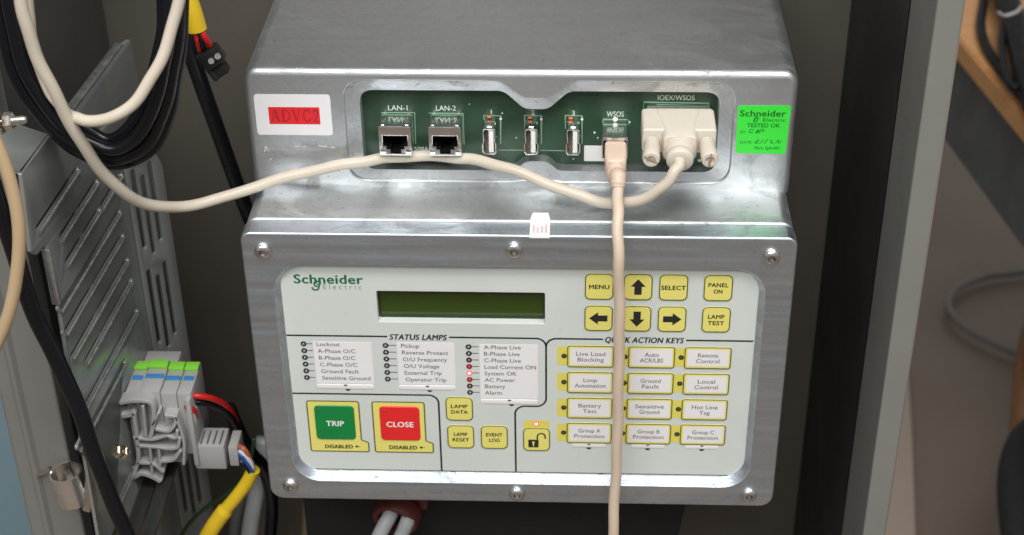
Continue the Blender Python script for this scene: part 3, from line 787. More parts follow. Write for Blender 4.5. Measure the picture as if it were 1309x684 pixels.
# ribbed relief, its end, and the cable bending down and left out of it
bo = Vector((xc*.001, .0212, (zc3-.5)*.001)); bd = Vector((-.04, -1, -.16)).normalized()
bm = NB()
lathe(bm, [(7.0e-3, -2e-3), (6.9e-3, .6e-3), (6.4e-3, .8e-3), (6.4e-3, 1.5e-3), (6.9e-3, 1.8e-3), (6.8e-3, 2.7e-3), (6.3e-3, 2.9e-3), (6.3e-3, 3.6e-3), (6.7e-3, 3.9e-3), (6.6e-3, 4.9e-3), (6.2e-3, 5.1e-3), (6.2e-3, 5.8e-3), (6.5e-3, 6.1e-3), (6.3e-3, 9.2e-3), (5.8e-3, 9.9e-3), (3.4e-3, 10.1e-3), (0, 10.1e-3)], bo, bd, 28)
obj('strain_relief', bm, CREAMP, cab, sharp=50)
be = bo+bd*.0098
boot = [bo+bd*.006, be+Vector((-.0003, -.0012, -.0006)), at(864, 217, .0075)]
pth = [boot[0], boot[1], boot[2], at(852, 234, .0058), at(832, 250, .0068), at(806, 259, .010), at(775, 259, .017), at(738, 249, .022), at(690, 231, .027), at(645, 214, .033), at(608, 204.5, .040), at(580, 201, .0435),
       at(540, 199.5, .0445), at(500, 201.5, .0435), at(470, 205.5, .0395), at(430, 212, .037), at(380, 223, .035), at(330, 238, .030), at(280, 254, .022), at(235, 263.5, .012),
       at(200, 263.5, .0), at(165, 251, -.012), at(130, 219, -.022), at(100, 175, -.03), at(72, 122, -.036), at(46, 70, -.040), at(31, 22, -.042), at(25, -30, -.042), at(28, -90, -.04)]
bm = NB(); tube(bm, pth, 2.75e-3, 16, 8); obj('cord', bm, CREAM, cab, sharp=180)

# ================================================================== pinkish lead in the square port
usb = thing('data_cable', 'pinkish cream cable hanging down across the keypad from the square port', 'cable', (.0456, .0, .19))
bm = NB()
xs, zs = 45.9, 190.8
blk(bm, [(43, 4.4, 4.2, xs, zs, .6), (35.4, 4.4, 4.2, xs, zs, .6), (35.3, 4.8, 4.6, xs, zs-.2, 1.2), (34.6, 5.1, 5.0, xs, zs-.3, 1.2), (33.6, 5.1, 5.0, xs, zs-.4, 1.2), (33.3, 4.85, 4.8, xs, zs-.4, 1.2), (32.7, 4.85, 4.8, xs, zs-.5, 1.2), (32.4, 5.2, 5.1, xs, zs-.5, 1.3), (25, 5.2, 5.2, xs, zs-1.6, 1.6), (22, 4.9, 5.0, xs, zs-2.4, 2.2), (21.2, 4.4, 4.6, xs, zs-2.7, 2.4), (20.8, 3.9, 4.2, xs, zs-2.9, 2.4)])
obj('plug_body', bm, PINKP, usb, True, 40)
q0 = Vector((xs*.001, .0228, (zs-2.9)*.001))
bt = [q0, Vector((xs*.001, .0185, (zs-4.6)*.001)), at(790, 226, .0140), at(789.7, 240, .0105)]
bm = NB()
tube(bm, bt, lambda s: 4.6e-3*(1-s)+3.3e-3*s+(.25e-3 if int(s*12) % 2 == 0 and .1 < s < .9 else 0), 18, 12); obj('strain_relief', bm, PINKP, usb, sharp=60)
def hang(v, y): 
    u = 790.5 + (783-790.5)*max(0, (v-430)/254)**1.3 if v > 430 else 790.5+ (788-790.5)*max(0, (270-v)/60)
    return at(u, v, y)
pth = [bt[-2], bt[-1], at(789.5, 262, .0025), at(789.8, 290, -.006), at(791, 330, -.0125), at(791.5, 380, -.0135), at(791.5, 430, -.014), at(791, 480, -.0145), at(790, 530, -.015), at(788, 580, -.016), at(786, 630, -.018), at(784, 684, -.02), at(782, 760, -.022)]
bm = NB(); tube(bm, pth, 2.7e-3, 16, 8); obj('cord', bm, PINKC, usb, sharp=180)

# ================================================================== cabinet
cabi = thing('metal_cabinet', 'open grey steel cabinet surrounding the aluminium controller', 'cabinet', (0, .1, -.3))
ZB, ZT = -.40, .71
bm = NB(); box(bm, (-.03, .209, (ZB+ZT)/2), (.46, .012, ZT-ZB), .001); obj('back_panel', bm, PAINTB, cabi)
bm = NB(); box(bm, (.1865, .126, (ZB+ZT)/2), (.014, .154, ZT-ZB), .001); obj('side_panel', bm, PAINTSH, cabi)  # right side, its shade painted in by the darker colour
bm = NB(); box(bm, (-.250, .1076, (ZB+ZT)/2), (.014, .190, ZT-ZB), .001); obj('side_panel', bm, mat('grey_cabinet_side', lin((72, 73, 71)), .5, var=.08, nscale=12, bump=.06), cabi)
bm = NB(); box(bm, (-.03, .11, .715), (.46, .215, .012), .001); obj('added_roof', bm, PAINTSH, cabi)  # unseen roof, added so the housing top reflects a dark interior
def post(prof, name='door_post'):
    bm = NB(); solid(bm, [[(a*1000, b*1000) for a, b in prof]], ZB*1000, ZT*1000, f=lambda u, v, ww: Vector((u*.001, v*.001, ww*.001)))
    return obj(name, bm, PAINTP, cabi, sharp=25)
post(round_poly([(.1795, .052), (.1795, .0005), (.1798, -.0005), (.1905, -.0005), (.1915, .0005), (.1915, .012), (.1885, .014), (.1885, .052)], [0, .0006, .0008, .0012, .0008, .0006, 0, 0], 3))
post(round_poly([(-.2640, .010), (-.2640, .001), (-.262, -.0008), (-.256, -.0008), (-.2545, -.0028), (-.2525, -.0028), (-.2505, -.0008), (-.2350, -.0008), (-.2342, .000), (-.2342, .012)], [0, .001, .001, .0006, .0008, .0008, .0006, .0006, .0004, 0], 3))

# ================================================================== slotted mounting plate on the left
PD = Vector((.08, 1, 0)).normalized(); PN = Vector((1, -.08, 0)).normalized(); PO = Vector((-.212, 0, 0))
def pl(u, v, off=0.0):
    p = atp(u, v, PO+PN*off, PN); return ((p-PO).dot(PD)*1000, p.z*1000)
def fpl(off=0.0): return lambda u, v, ww: PO + PD*(u*.001) + PN*(ww*.001+off) + Vector((0, 0, v*.001))
plate = thing('mounting_plate', 'grey slotted steel plate along the cabinet left side', 'mounting plate', (-.212, .05, -.2))
def capsule(a, b, wd, n=6):
    a, b = Vector(a), Vector(b); d = (b-a).normalized(); an = math.degrees(math.atan2(d.y, d.x))
    return arc(a.x, a.y, wd/2, an+90, an+270, n) + arc(b.x, b.y, wd/2, an-90, an+90, n)
A = [pl(28, 222), pl(39, 322), pl(47, 326), pl(60, 311), pl(70, 316), pl(62, 404)]
yb_ = pl(172, 300)[0]
outl = [pl(28, 222), pl(40, 322), pl(48, 326), pl(60, 311), (pl(60, 311)[0]+.5, pl(62, 404)[1]), (pl(62, 404)[0]-2, -190), (yb_, -190), (yb_, pl(160, 131)[1]), (pl(112, 186)[0], pl(112, 186)[1]), (pl(66, 171)[0], pl(28, 222)[1])]
outl = round_poly(outl, [1, 1, 1, 2, 2, 0, 0, 1, 1, 1], 3)
slots = []
for a, b in (((47, 285), (100, 222)), ((77, 293), (125, 240)), ((84, 327), (128, 275)), ((77, 392), (153, 272)), ((83, 422), (157, 303)), ((92, 455), (163, 332)), ((110, 458), (168, 361)), ((104, 510), (177, 410)), ((100, 563), (160, 470)), ((150, 640), (172, 600)), ((130, 262), (162, 212))):
    a, b = pl(*a), pl(*b); z = (a[1]+b[1])/2
    slots.append(capsule((a[0], z-.6), (min(b[0], yb_-5), z+.6), 3.4))
bm = NB(); solid(bm, [outl]+slots, 0, -1.8, .5, 2, f=fpl()); obj('slotted_sheet', bm, ZINC, plate, sharp=40)
# louvre lips pressed out along the lower edge of each slot
for s in slots:
    xs_ = [q[0] for q in s]; zs_ = [q[1] for q in s]; zc_ = min(zs_)
    bm = NB(); a = Vector(PO + PD*((min(xs_)+1)*.001) + PN*.0006 + Vector((0, 0, (zc_-.3)*.001))); b = Vector(PO + PD*((max(xs_)-1)*.001) + PN*.0006 + Vector((0, 0, (zc_+.9)*.001)))
    tube(bm, [a, (a*2+b)/3, (a+2*b)/3, b], 1.0e-3, 8, 2)
    obj('slot_lip', bm, EDGE, plate)
ex = pl(60, 311)[0]+1.2; ez0, ez1 = pl(64, 408)[1], pl(64, 316)[1]
bm = NB(); box(bm, fpl()(ex-1.0, (ez0+ez1)/2, -1.2), (.0042, .0016, (ez1-ez0)*.001), .0005, 2, Matrix.Rotation(-.08, 3, 'Z')); obj('folded_edge', bm, EDGE, plate)
# rear return of the plate, facing the front, with upright slots
Q0 = PO+PD*(yb_*.001); QD = Vector((.62, .78, 0)).normalized(); QN = Vector((.78, -.62, 0))
def fq(u, v, ww): return Q0 + QD*(u*.001) + QN*(ww*.001) + Vector((0, 0, v*.001))
ztop = pl(165, 200)[1]
us = []
for k, x in enumerate((5, 10.5, 16)):
    for q in range(4):
        zz = ztop-6-q*62+(-6 if k == 1 else 0); us.append(capsule((x, zz), (x, zz-46), 2.8))
bm = NB(); solid(bm, [[(0, -190), (24, -190), (24, ztop-10), (20, ztop), (0, ztop)]]+us, 0, -1.8, .4, 2, f=fq); obj('rear_flange', bm, ZINC, plate, sharp=40)
# stepped flange at the front of the plate and the raised flap behind it
o = -.010
fl = [pl(85, 147, o), pl(160, 62, o), pl(168, 66, o), pl(180, 118, o), (pl(180, 118, o)[0]+2, 60), (pl(85, 147, o)[0]-6, 60), (pl(85, 147, o)[0]-6, pl(85, 147, o)[1]-6)]
zf = (fl[0][1]+fl[1][1])/2; fl[0] = (fl[0][0], zf); fl[1] = (fl[1][0], zf)
fl[2] = (fl[2][0]+2, zf-2)
bm = NB(); solid(bm, [round_poly(fl, [2, 3, 3, 2, 0, 0, 1], 3)], 0, -2.2, .5, 2, f=fpl(o)); obj('raised_flap', bm, ZINC, plate, sharp=40)
bm = NB(); q0_, q1_ = [fpl(o)(q[0], q[1], 0) for q in (fl[0], fl[1])]
m_ = (q0_+q1_)/2; box(bm, m_-PN*.0022+Vector((0, 0, .0007)), (.0048, (q1_-q0_).length-.004, .0014), .0004, 2, Matrix.Rotation(-math.atan2(PD.x, PD.y), 3, 'Z')); obj('folded_edge', bm, EDGE, plate)
zz = pl(28, 222)[1]*.001
bm = NB()
c1 = [atz(u, v, zz) for u, v in ((28, 221), (64, 171), (24, 158), (-30, 160), (-30, 212))]
lo = [p-Vector((0, 0, .0018)) for p in c1]
vt = [bm.verts.new(p) for p in c1]; vb = [bm.verts.new(p) for p in lo]
bm.faces.new(vt); bm.faces.new(vb); bridge(bm, vt, vb)
bmesh.ops.bevel(bm, geom=[e for e in bm.edges], offset=.0007, segments=2, affect='EDGES')
obj('top_flange', bm, ZINC, plate)
# threaded stud with its nut, upper left
stud = thing('stud', 'bright threaded stud with a hex nut by the loose cables', 'bolt', at(12, 155, -.05))
p0 = at(-8, 157, -.05); p1 = at(33, 153, -.05); d = (p1-p0).normalized()
bm = NB(); lathe(bm, [(2.0e-3, 0)]+[((2.0 if k % 2 else 1.75)*1e-3, .0005*k+.0002) for k in range(int((p1-p0).length/.0005))]+[(1.4e-3, (p1-p0).length)], p0, d, 14); obj('thread', bm, STEEL, stud)
bm = NB(); lathe(bm, [(3.2e-3, 0), (3.9e-3, .5e-3), (3.9e-3, 3.6e-3), (3.3e-3, 4.1e-3)], at(5, 155.5, -.05), d, 6); obj('nut', bm, STEEL, stud, sharp=20)
bm = NB(); lathe(bm, [(4.4e-3, 0), (4.4e-3, .9e-3)], at(1, 156, -.05), d, 20); obj('washer', bm, STEEL, stud)

# ================================================================== loose cables on the left
def cable(name, label, pts, r, m, cat='cable', group=None, seg=14):
    bm = NB(); tube(bm, pts, r, seg, 8); return tag(obj(name, bm, m, sharp=180), label, cat, group)
cable('cream_cable', 'thin cream cable sweeping in a short arc over the black loop', [at(238, -60, -.02), at(228, 0, -.022), at(216, 50, -.026), at(196, 95, -.03), at(170, 132, -.034), at(140, 152, -.036), at(112, 154, -.034), at(93, 149, -.030), at(79, 138, -.024), at(64, 116, -.021), at(44, 66, -.02), at(36, 20, -.02), at(34, -40, -.02)], 2.6e-3, CREAM)
cable('tan_cable', 'tan cable bowing in from the left edge of the photo', [at(-40, 120, -.06), at(-6, 180, -.06), at(14, 235, -.06), at(24, 290, -.06), at(22, 345, -.06), at(10, 405, -.06), at(-14, 460, -.06), at(-40, 510, -.06)], 2.9e-3, TANC)
grp = 'black cables of the hanging loop'
bl = [((-6, -60), (2, 20), (18, 90), (55, 150), (100, 188), (145, 202), (185, 185), (208, 140), (220, 85), (226, 30), (226, -60)),
      ((8, -60), (14, 20), (30, 85), (62, 140), (105, 178), (146, 190), (178, 170), (200, 125), (212, 70), (216, 20), (214, -60)),
      ((22, -60), (26, 20), (40, 78), (70, 128), (110, 165), (142, 178), (170, 156), (190, 112), (204, 60), (209, 15), (204, -60)),
      ((2, -60), (8, 30), (24, 98), (60, 158), (104, 196), (148, 209), (192, 192), (216, 148), (226, 95), (232, 40), (234, -60))]
bl_lab = ['outer left black cable of the hanging loop', 'middle black cable of the hanging loop', 'innermost black cable of the hanging loop', 'lowest black cable of the hanging loop']
for k, path in enumerate(bl):
    dep = [-.012, -.02, -.008, -.002][k]
    cable('black_cable', bl_lab[k], [at(u, v, dep) for u, v in path], [3.6e-3, 3.0e-3, 2.8e-3, 2.9e-3][k], BLKC, group=grp)
cable('black_cable', 'straight black cable running down behind the upper housing corner', [at(214, -40, .06), at(232, 30, .062), at(252, 92, .066), at(276, 160, .075), at(303, 236, .085), at(322, 285, .095), at(345, 340, .12)], 4.0e-3, BLKC)
cable('black_cable', 'long black cable crossing the slotted plate to the bottom edge', [at(-30, 180, -.045), at(-5, 250, -.04), at(20, 330, -.036), at(48, 410, -.034), at(78, 470, -.034), at(103, 530, -.034), at(124, 590, -.034), at(146, 645, -.034), at(175, 710, -.034), at(200, 770, -.034)], 4.1e-3, BLKC)

# yellow sleeved lead with its black plug, top
ld = thing('sleeved_lead', 'yellow sleeved lead ending in a small black plug on red wires', 'cable', at(265, 70, .03))
bm = NB(); tube(bm, [at(228, -50, .03), at(238, -10, .03), at(246, 15, .03), at(252, 38, .03)], lambda s: 4.0e-3+.6e-3*s, 16); obj('sleeve', bm, YELC, ld)
for a, b in (((249, 36), (256, 64)), ((255, 36), (268, 58)), ((252, 36), (261, 66))):
    bm = NB(); tube(bm, [at(a[0], a[1], .03), at((a[0]+b[0])/2, (a[1]+b[1])/2, .028), at(b[0], b[1], .03)], 1.5e-3, 10); obj('wire', bm, REDC if a[0] != 252 else BLKC, ld)
rt = Matrix.Rotation(math.radians(-32), 3, 'Y')
bm = NB(); box(bm, at(271, 72, .03), (.0100, .008, .0085), .001, 2, rt); pb = obj('plug', bm, BLACK, ld)
bm = NB(); box(bm, at(279, 88, .031), (.0090, .006, .0070), .0008, 2, rt); box(bm, at(266, 85, .03), (.0025, .005, .015), .0005, 1, rt); obj('latch', bm, BLACKM, pb)
bm = NB()
for u, v in ((278, 72), (270, 78)): lathe(bm, [(1.6e-3, 0), (1.4e-3, .5e-3), (0, .5e-3)], at(u, v, .0255), (0.2, -1, .3), 12)
obj('contact', bm, STEEL, pb)

# ================================================================== terminal block
YT = .024
tb = thing('terminal_block', 'grey rail terminal block with green and blue markers', 'terminal block', at(200, 600, YT))
def tp(u, v, y=YT): p = at(u, v, y); return (p.x*1000, p.z*1000)
def tsolid(bm, px, y0, y1, bev=.4): solid(bm, [[tp(u, v) for u, v in px]], y0*1000, y1*1000, bev, 2)
# slices of the block side by side
z_t = tp(200, 508)[1]; z_b = tp(200, 596)[1]
xs4 = [tp(u, 512)[0] for u in (158, 177, 203, 224, 243)]
for k in range(4):
    a, b = xs4[k]+.15, xs4[k+1]-.15
    zb_ = z_b+(6 if k == 3 else 0)+(3 if k == 0 else 0); zt_ = z_t+(1.2 if k == 1 else 0)
    bm = NB(); box(bm, ((a+b)/2e3, YT+.004+.0135, (zb_+zt_)/2e3), ((b-a)*.001, .028, (zt_-zb_)*.001), .0006)
    t = obj('terminal', bm, TERM, tb)
    bm = NB(); box(bm, ((a+b)/2e3, YT+.0265, zt_*.001+.0008), ((b-a)*.001-.0002, .0065, .0018), .0003); obj('green_marker', bm, LIME, t)
    bm = NB(); box(bm, ((a+b)/2e3, YT+.0165, zt_*.001+.0003), ((b-a)*.001*(.7 if k in (0, 3) else .92), .0030, .0012), .0003); obj('blue_marker', bm, MBLUE, t)
# end clip at the back
bm = NB(); box(bm, at(206, 474, YT+.034)+Vector((0, .006, -.004)), (.019, .012, .018), .001); obj('end_clip', bm, TERM, tb)
bm = NB(); box(bm, at(203, 480, YT+.031)+Vector((0, 0, .0)), (.012, .003, .003), .0004); obj('clip_slot', bm, BLACKM, tb)
# ribbed end face with hooked foot
bm = NB()
for pts, wd in (([(152, 513), (150, 520), (155, 527), (166, 527), (173, 523)], 2.6), ([(152, 512), (170, 509), (190, 510), (196, 514), (197, 540), (193, 556)], 2.2),
                ([(184, 515), (188, 555)], 1.5), ([(172, 524), (176, 552), (178, 585), (172, 604)], 2.0), ([(172, 556), (196, 558), (214, 553)], 1.7), ([(176, 566), (200, 568), (216, 570)], 1.5),
                ([(176, 588), (198, 590), (210, 600)], 1.7), ([(193, 568), (196, 604)], 1.3), ([(204, 568), (206, 592)], 1.3), ([(170, 608), (182, 602), (196, 606), (207, 612)], 2.4),
                ([(196, 540), (204, 524)], 1.3), ([(200, 545), (218, 547), (226, 530), (212, 528)], 1.8), ([(214, 553), (226, 556), (228, 546)], 1.6), ([(216, 570), (228, 568), (231, 555)], 1.8), ([(206, 586), (222, 584), (232, 572)], 1.9), ([(226, 528), (236, 560), (236, 590)], 1.4)):
    q = smooth2([tp(u, v) for u, v in pts]) if len(pts) > 2 else [tp(u, v) for u, v in pts]
    solid(bm, [ribbon(q, wd)], YT*1000-3.0, YT*1000+5.0, .25, 1)
obj('ribbed_face', bm, TERM, tb, sharp=30)
bm = NB(); box(bm, at(246, 560, YT)+Vector((.0002, .012, .003)), (.0026, .024, .044), .0005); obj('end_plate', bm, TERM, tb)
# rail it clips to, and its bolt
rail = thing('mounting_rail', 'dark grey rail under the terminal block', 'rail', at(185, 640, YT))
bm = NB()
zr = at(190, 612, YT).z
for dx, wd in ((-.012, .006), (0, .008), (.011, .006)):
    box(bm, Vector((at(190, 612, YT).x+dx-.002, YT+.015, zr-.004-(0.004 if dx == 0 else 0))), (wd, .13, .0022), .0005)
for dx in (-.0085, .0075): box(bm, Vector((at(190, 612, YT).x+dx-.002, YT+.015, zr-.006)), (.0016, .1295, .006), .0003)
obj('rail_body', bm, mat('dark_rail', lin((78, 78, 76)), .35, .7, nscale=30), rail)
bolt = thing('bolt', 'small yellowed hex bolt entering the left of the terminal block', 'bolt', at(160, 578, YT-.03))
p0 = at(146, 576, YT-.036); p1 = at(178, 580, YT-.024); d = (p1-p0).normalized()
bm = NB(); lathe(bm, [(2.9e-3, 0), (3.6e-3, .5e-3), (3.6e-3, 2.6e-3)], p0, d, 6); obj('head', bm, BRASS, bolt, sharp=20)
bm = NB(); lathe(bm, [(1.2e-3, 2e-3)]+[((1.35 if k % 2 else 1.1)*1e-3, 2e-3+.0005*k) for k in range(1, 18)], p0, d, 12); obj('thread', bm, BRASS, bolt)
bm = NB(); lathe(bm, [(3.0e-3, 0), (3.6e-3, .3e-3), (3.6e-3, 2.2e-3), (3.0e-3, 2.5e-3)], p0+d*.0056, d, 6); obj('nut', bm, BRASS, bolt, sharp=20)

# grey lever plug on the right of the block, with its wires
gp = thing('wire_plug', 'grey wire plug with blue, white and brown wires beside the terminal block', 'connector', at(280, 600, YT+.002))
def gbox(name, u0, v0, u1, v1, dep, m, parent, y=YT+.002, bev=.0006):
    a, b = at(u0, v0, y), at(u1, v1, y)
    bm = NB(); box(bm, Vector(((a.x+b.x)/2, y+dep/2, (a.z+b.z)/2)), (abs(b.x-a.x), dep, abs(a.z-b.z)), bev); return obj(name, bm, m, parent)
pb_ = gbox('plug_body', 246, 570, 290, 600, .016, TERM, gp)
gbox('plug_cap', 291, 572, 306, 596, .015, TERM, gp)
bm = NB()
for k in range(4):
    a = at(256+k*8, 570, YT+.002); box(bm, Vector((a.x, YT+.009, a.z+.0003)), (.0006, .011, .0012), .0001, 1)
obj('top_rib', bm, INKSOFT, pb_)
bm = NB(); box(bm, at(252, 556, YT+.006)+Vector((-.001, .004, .004)), (.0028, .013, .026), .0006, 2, Matrix.Rotation(.06, 3, 'Y')); obj('lever', bm, mat('pale_lever', lin((196, 196, 188)), .5), gp)
for m, a, b, c in ((BRNC, (304, 570), (312, 574), (320, 590)), (WHTC, (304, 575), (313, 580), (322, 596)), (BLUEC, (303, 580), (312, 586), (322, 602)), (BLKC, (303, 584), (311, 592), (320, 604)), (BLUEC, (300, 577), (311, 583), (321, 600))):
    bm = NB(); tube(bm, [at(*a, YT+.006), at(*b, YT+.003), at(*c, YT+.004), at(c[0]-2, c[1]+14, YT+.006)], 1.45e-3, 10); obj('wire', bm, m, gp)
bm = NB()
slp = [at(324, 600, YT+.006), at(316, 616, YT+.006), at(303, 634, YT+.006), at(288, 652, YT+.006), at(272, 674, YT+.006), at(255, 705, YT+.006), at(235, 740, YT+.006)]
tube(bm, slp, lambda s: 3.4e-3+(.3e-3 if s < .5 else 1.2e-3), 16); obj('sleeve', bm, YELC, gp, sharp=60)
cable('red_wire', 'red wire arching out of the terminal block', [at(236, 506, YT+.01), at(250, 506, YT+.008), at(266, 508, YT+.01), at(284, 515, YT+.016), at(296, 527, YT+.024), at(302, 540, YT+.032)], 1.7e-3, REDC, 'wire')
cable('red_wire', 'short red wire dropping into the grey plug lever', [at(238, 520, YT+.002), at(247, 524, YT+.004), at(250, 535, YT+.010), at(247, 548, YT+.014)], 1.6e-3, REDC, 'wire')
cable('black_wire', 'thin black wire curving beneath the arching red wire', [at(236, 515, YT+.012), at(256, 514, YT+.012), at(278, 520, YT+.016), at(294, 533, YT+.022), at(306, 555, YT+.035), at(322, 585, YT+.045), at(345, 600, YT+.06)], 2.2e-3, BLKC, 'wire')
cable('black_cable', 'thick black cable descending between the plug and the controller corner', [at(292, 520, YT+.05), at(304, 548, YT+.05), at(320, 578, YT+.05), at(338, 600, YT+.055), at(347, 640, YT+.06), at(345, 690, YT+.06), at(342, 760, YT+.06)], 4.0e-3, BLKC)
cable('green_wire', 'dark green wire crossing behind the yellow sleeve', [at(325, 560, YT+.04), at(316, 600, YT+.04), at(290, 630, YT+.038), at(262, 650, YT+.036), at(240, 672, YT+.036), at(225, 700, YT+.036)], 1.3e-3, GRNC, 'wire')
cable('grey_cable', 'pale grey cable hanging behind the yellow sleeve', [at(338, 560, .1), at(334, 600, .095), at(326, 640, .09), at(318, 690, .09), at(312, 760, .09)], 5.2e-3, GREYC)
cable('grey_cable', 'dim grey cable hanging left of the pale grey one', [at(322, 580, .12), at(312, 620, .12), at(302, 660, .12), at(294, 720, .12)], 4.0e-3, mat('dim_cable', lin((130, 130, 126)), .5))
cable('beige_cable', 'beige cable in the dark under the controller corner', [at(400, 600, .14), at(398, 640, .14), at(396, 684, .14), at(392, 760, .14)], 6.0e-3, mat('beige_cable', lin((150, 132, 112)), .5))
cable('brown_cable', 'brown grey cable left of the dark space under the controller', [at(345, 600, .14), at(341, 640, .14), at(336, 690, .14), at(330, 760, .14)], 6.0e-3, mat('brown_grey_cable', lin((120, 106, 94)), .5))

# spring steel clip ring on the left post, and the loose metal tab beside it
ring = thing('clip_ring', 'shiny open steel ring clip on the left cabinet post', 'clip', at(85, 640, -.012))
c = at(84, 603, -.012); ax = Vector((.12, .0, -1)).normalized()
bm = NB(); x, y = frame_of(ax); rr = .0086
n = 40; rows = []
for k in range(n+1):
    a = 2*math.pi*k/n*.985
    d_ = x*math.cos(a)+y*math.sin(a)
    rows.append([bm.verts.new(c+d_*rr), bm.verts.new(c+d_*rr+ax*.0185), bm.verts.new(c+d_*(rr-.0010)+ax*.0185), bm.verts.new(c+d_*(rr-.0010))])
for a, b in zip(rows, rows[1:]):
    for q in range(4): bm.faces.new((a[q], a[(q+1) % 4], b[(q+1) % 4], b[q]))
bm.faces.new(rows[0]); bm.faces.new(rows[-1])
obj('band', bm, mat('band_steel', (.92, .92, .90), .22, 1, var=.04, nscale=100), ring, sharp=40)
bm = NB(); tube(bm, [at(48, 607, -.003), at(56, 604, -.006), at(64, 598, -.010)], 1.0e-3, 8); obj('tail', bm, STEEL, ring)
bm = NB()
pts = [at(u, v, -.018) for u, v in ((111, 588), (120, 606), (115, 656), (105, 653), (108, 622))]
f_ = [bm.verts.new(p) for p in pts]; g_ = [bm.verts.new(p+Vector((.0, .003, -.001))) for p in pts]
bm.faces.new(f_); bm.faces.new(g_); bridge(bm, f_, g_)
bmesh.ops.bevel(bm, geom=bm.edges[:], offset=.0004, segments=2, affect='EDGES')
tag(obj('metal_tab', bm, mat('scuffed_steel', (.62, .61, .58), .3, 1, var=.2, nscale=200, bump=.3)), 'narrow scuffed steel tab right of the ring clip', 'tab')

# ================================================================== under the unit
bm = NB(); solid(bm, [round_poly([(-126, -240), (62, -240), (92, -40), (90, -2), (-126, -2)], [0, 20, 30, 4, 2], 6)], 52, 195, 2, 2)  # black body whose shape also stands in for the shade underneath
tag(obj('lower_shade_box', bm, BLACKM), 'black shape for the shade and dark body below the controller', 'box')
gl = thing('cable_gland', 'red brown gland ring under the controller where two cables leave', 'gland', at(505, 660, .045))
gc = at(506, 662, .040); gd = Vector((-.22, -1, -.25)).normalized()
bm = NB(); lathe(bm, [(.0105, -.006), (.0135, -.006), (.0135, .001), (.0125, .003), (.0098, .003), (.0092, -.002)], gc, gd, 28, False); obj('ring', bm, RUSTRED, gl)
bm = NB(); lathe(bm, [(.0, -.0025), (.0099, -.0025)], gc, gd, 28, False); obj('seal', bm, BLACKM, gl)
bm = NB(); box(bm, gc+Vector((.012, .012, .007)), (.012, .014, .012), .002); obj('gland_nut', bm, RUSTRED, gl)
cable('grey_cable', 'left pale grey cable leaving the red brown gland', [at(503, 650, .046), at(498, 660, .035), at(489, 676, .030), at(478, 700, .03), at(462, 740, .03)], 4.1e-3, GREYC)
cable('grey_cable', 'right pale grey cable leaving the red brown gland', [at(525, 655, .046), at(521, 666, .035), at(515, 680, .034), at(504, 702, .032), at(488, 742, .032)], 4.1e-3, GREYC)

# ================================================================== the room beyond the cabinet
ZF = -.62
bm = NB(); box(bm, (0, 1, ZF-.05), (9, 9, .1)); struct(obj('floor', bm, mat('floor_tile', lin((122, 107, 94)), .45, var=.08, nscale=4, bump=.05)))

bm = NB(); vs_ = [bm.verts.new(atz(u, v, ZF+.004)) for u, v in ((1060, 740), (1172, 740), (1166, 560), (1156, 400), (1090, 400))]; bm.faces.new(vs_)  # pale strip laid over the floor, its colour standing in for light there
struct(obj('floor_light_strip', bm, mat('lit_floor', lin((176, 158, 144)), .5, var=.05, nscale=5)))
WOODM = bpy.data.materials.new('beech_wood'); WOODM.use_nodes = True
t = WOODM.node_tree; b = t.nodes['Principled BSDF']; b.inputs['Roughness'].default_value = .45
g = t.nodes.new('ShaderNodeNewGeometry'); mp = t.nodes.new('ShaderNodeMapping'); mp.inputs['Scale'].default_value = (1, 14, 10); mp.inputs['Rotation'].default_value = (0, 0, .9)
n = t.nodes.new('ShaderNodeTexNoise'); n.inputs['Scale'].default_value = 6; n.inputs['Detail'].default_value = 6
r = t.nodes.new('ShaderNodeValToRGB'); r.color_ramp.elements[0].color = (*lin((192, 136, 84)), 1); r.color_ramp.elements[1].color = (*lin((224, 170, 114)), 1)
t.links.new(g.outputs['Position'], mp.inputs[0]); t.links.new(mp.outputs[0], n.inputs['Vector']); t.links.new(n.outputs['Fac'], r.inputs[0]); t.links.new(r.outputs[0], b.inputs['Base Color'])

ZTB = -.10
e0 = atz(1230, 55, ZTB); e1 = atz(1309, 150, ZTB); ed = (e1-e0).normalized(); en = Vector((-ed.y, ed.x, 0))
if en.y < 0: en = -en
bench = thing('workbench', 'workbench with a wooden top and grey side behind the cabinet post', 'workbench', e0+Vector((0, 0, ZF-ZTB)))
def bench_box(name, s0, s1, n0, n1, z0, z1, m, bev=.002):
    bm = NB(); vs = [e0+ed*s+en*q for s, q in ((s0, n0), (s1, n0), (s1, n1), (s0, n1))]
    lo = [bm.verts.new(Vector((p.x, p.y, z0))) for p in vs]; hi = [bm.verts.new(Vector((p.x, p.y, z1))) for p in vs]
    bm.faces.new(lo); bm.faces.new(hi); bridge(bm, lo, hi)
    bmesh.ops.bevel(bm, geom=bm.edges[:], offset=bev, segments=2, affect='EDGES')
    return obj(name, bm, m, bench)
bench_box('top', -.35, .9, 0, .7, ZTB-.022, ZTB, WOODM)
bench_box('side_panel', -.33, .88, .012, .03, ZTB-.125, ZTB-.022, mat('bench_grey', lin((84, 88, 88)), .5, var=.15, nscale=30))
for s in (-.30, .86): bench_box('leg', s-.02, s+.02, .04, .08, ZF, ZTB-.022, mat('leg_grey', lin((70, 70, 70)), .5))

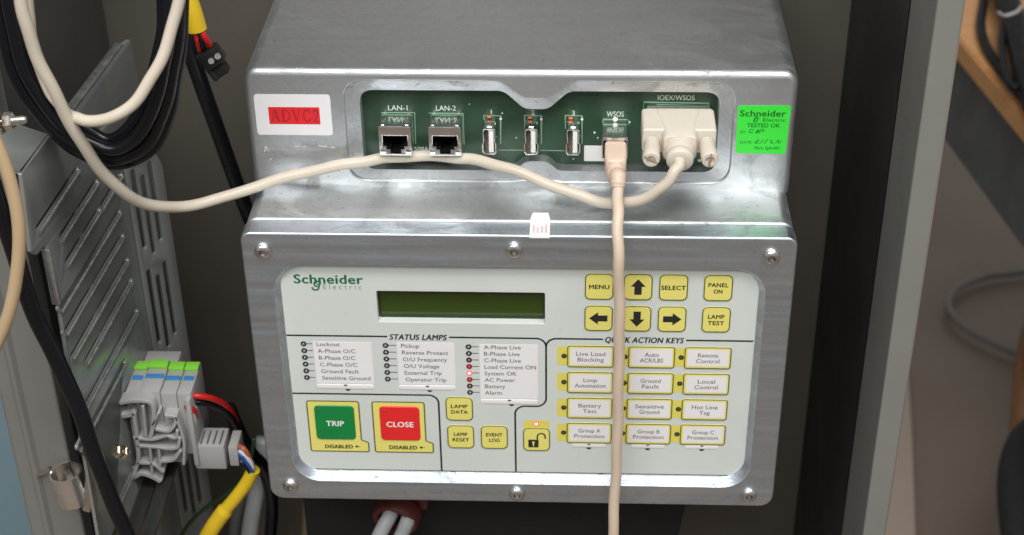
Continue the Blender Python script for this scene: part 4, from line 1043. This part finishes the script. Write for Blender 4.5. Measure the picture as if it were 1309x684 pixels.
blk_ = 'black cables lying on the workbench'
BENCHC = mat('dull_black_cable', (.006, .006, .007), .5, spec=.25)
def onb(u, v, h=.006): return atz(u, v, ZTB+h)
cable('bench_cable', 'black cable curving along the workbench edge', [onb(1262, -40), onb(1258, 0), onb(1254, 35), onb(1262, 62), onb(1280, 90), onb(1300, 116), onb(1330, 150)], .0045, BENCHC, 'cable', blk_)
cable('bench_cable', 'tied black cable bundle hanging over the workbench edge', [onb(1280, -40, .02), onb(1287, 0, .02), onb(1297, 28, .02), onb(1305, 62, .02), onb(1314, 100, .02), onb(1332, 150, .015)], .0120, BENCHC, 'cable', blk_)
cable('bench_cable', 'thin black cable loop beside the tied bundle', [onb(1284, 20, .02), onb(1281, 60, .02), onb(1286, 95, .02), onb(1296, 112, .02), onb(1306, 108, .02), onb(1310, 80, .03)], .0035, BENCHC, 'cable', blk_)
cable('cable_tie', 'pale tie wrapped around the black bundle on the workbench', [onb(1276, 16, .034), onb(1286, 20, .045), onb(1298, 16, .045), onb(1306, 8, .038)], .0016, GREYC, 'cable tie')
# floor cable ring, and the dark legs lower right
cable('floor_cable', 'grey cable coil lying on the floor behind the cabinet', [atz(u, v, ZF+.012) for u, v in ((1400, 330), (1309, 347), (1255, 355), (1222, 370), (1212, 388), (1222, 408), (1250, 428), (1285, 445), (1330, 462), (1400, 480))], .0048, mat('floor_cable_grey', lin((126, 122, 116)), .5))
st = thing('stool', 'dark stool with a wooden side at the lower right corner', 'stool', atz(1290, 640, ZF))
zs_ = ZF+.18
bm = NB(); tube(bm, [atz(1334, 380, zs_), atz(1312, 460, zs_), atz(1304, 560, zs_-.05), atz(1294, 700, zs_-.1)], .011, 10); obj('wooden_leg', bm, mat('orange_wood', lin((120, 78, 40)), .5), st)
bm = NB(); tube(bm, [atz(1316, 535, zs_+.03), atz(1308, 570, zs_+.03), atz(1302, 640, zs_+.02), atz(1306, 760, zs_)], lambda s: .003+.017*math.sin(math.pi*min(1, s*.9)), 12); obj('dark_leg', bm, BLACKM, st)
# pale blue panel seen left of the left post
p = at(10, 560, .12)
bm = NB(); box(bm, (-.43, .30, -.2), (.22, .02, .84), .003); tag(obj('blue_panel', bm, mat('pale_blue_paint', lin((128, 156, 168)), .45, var=.05, nscale=6)), 'pale blue panel beyond the left cabinet post', 'panel')
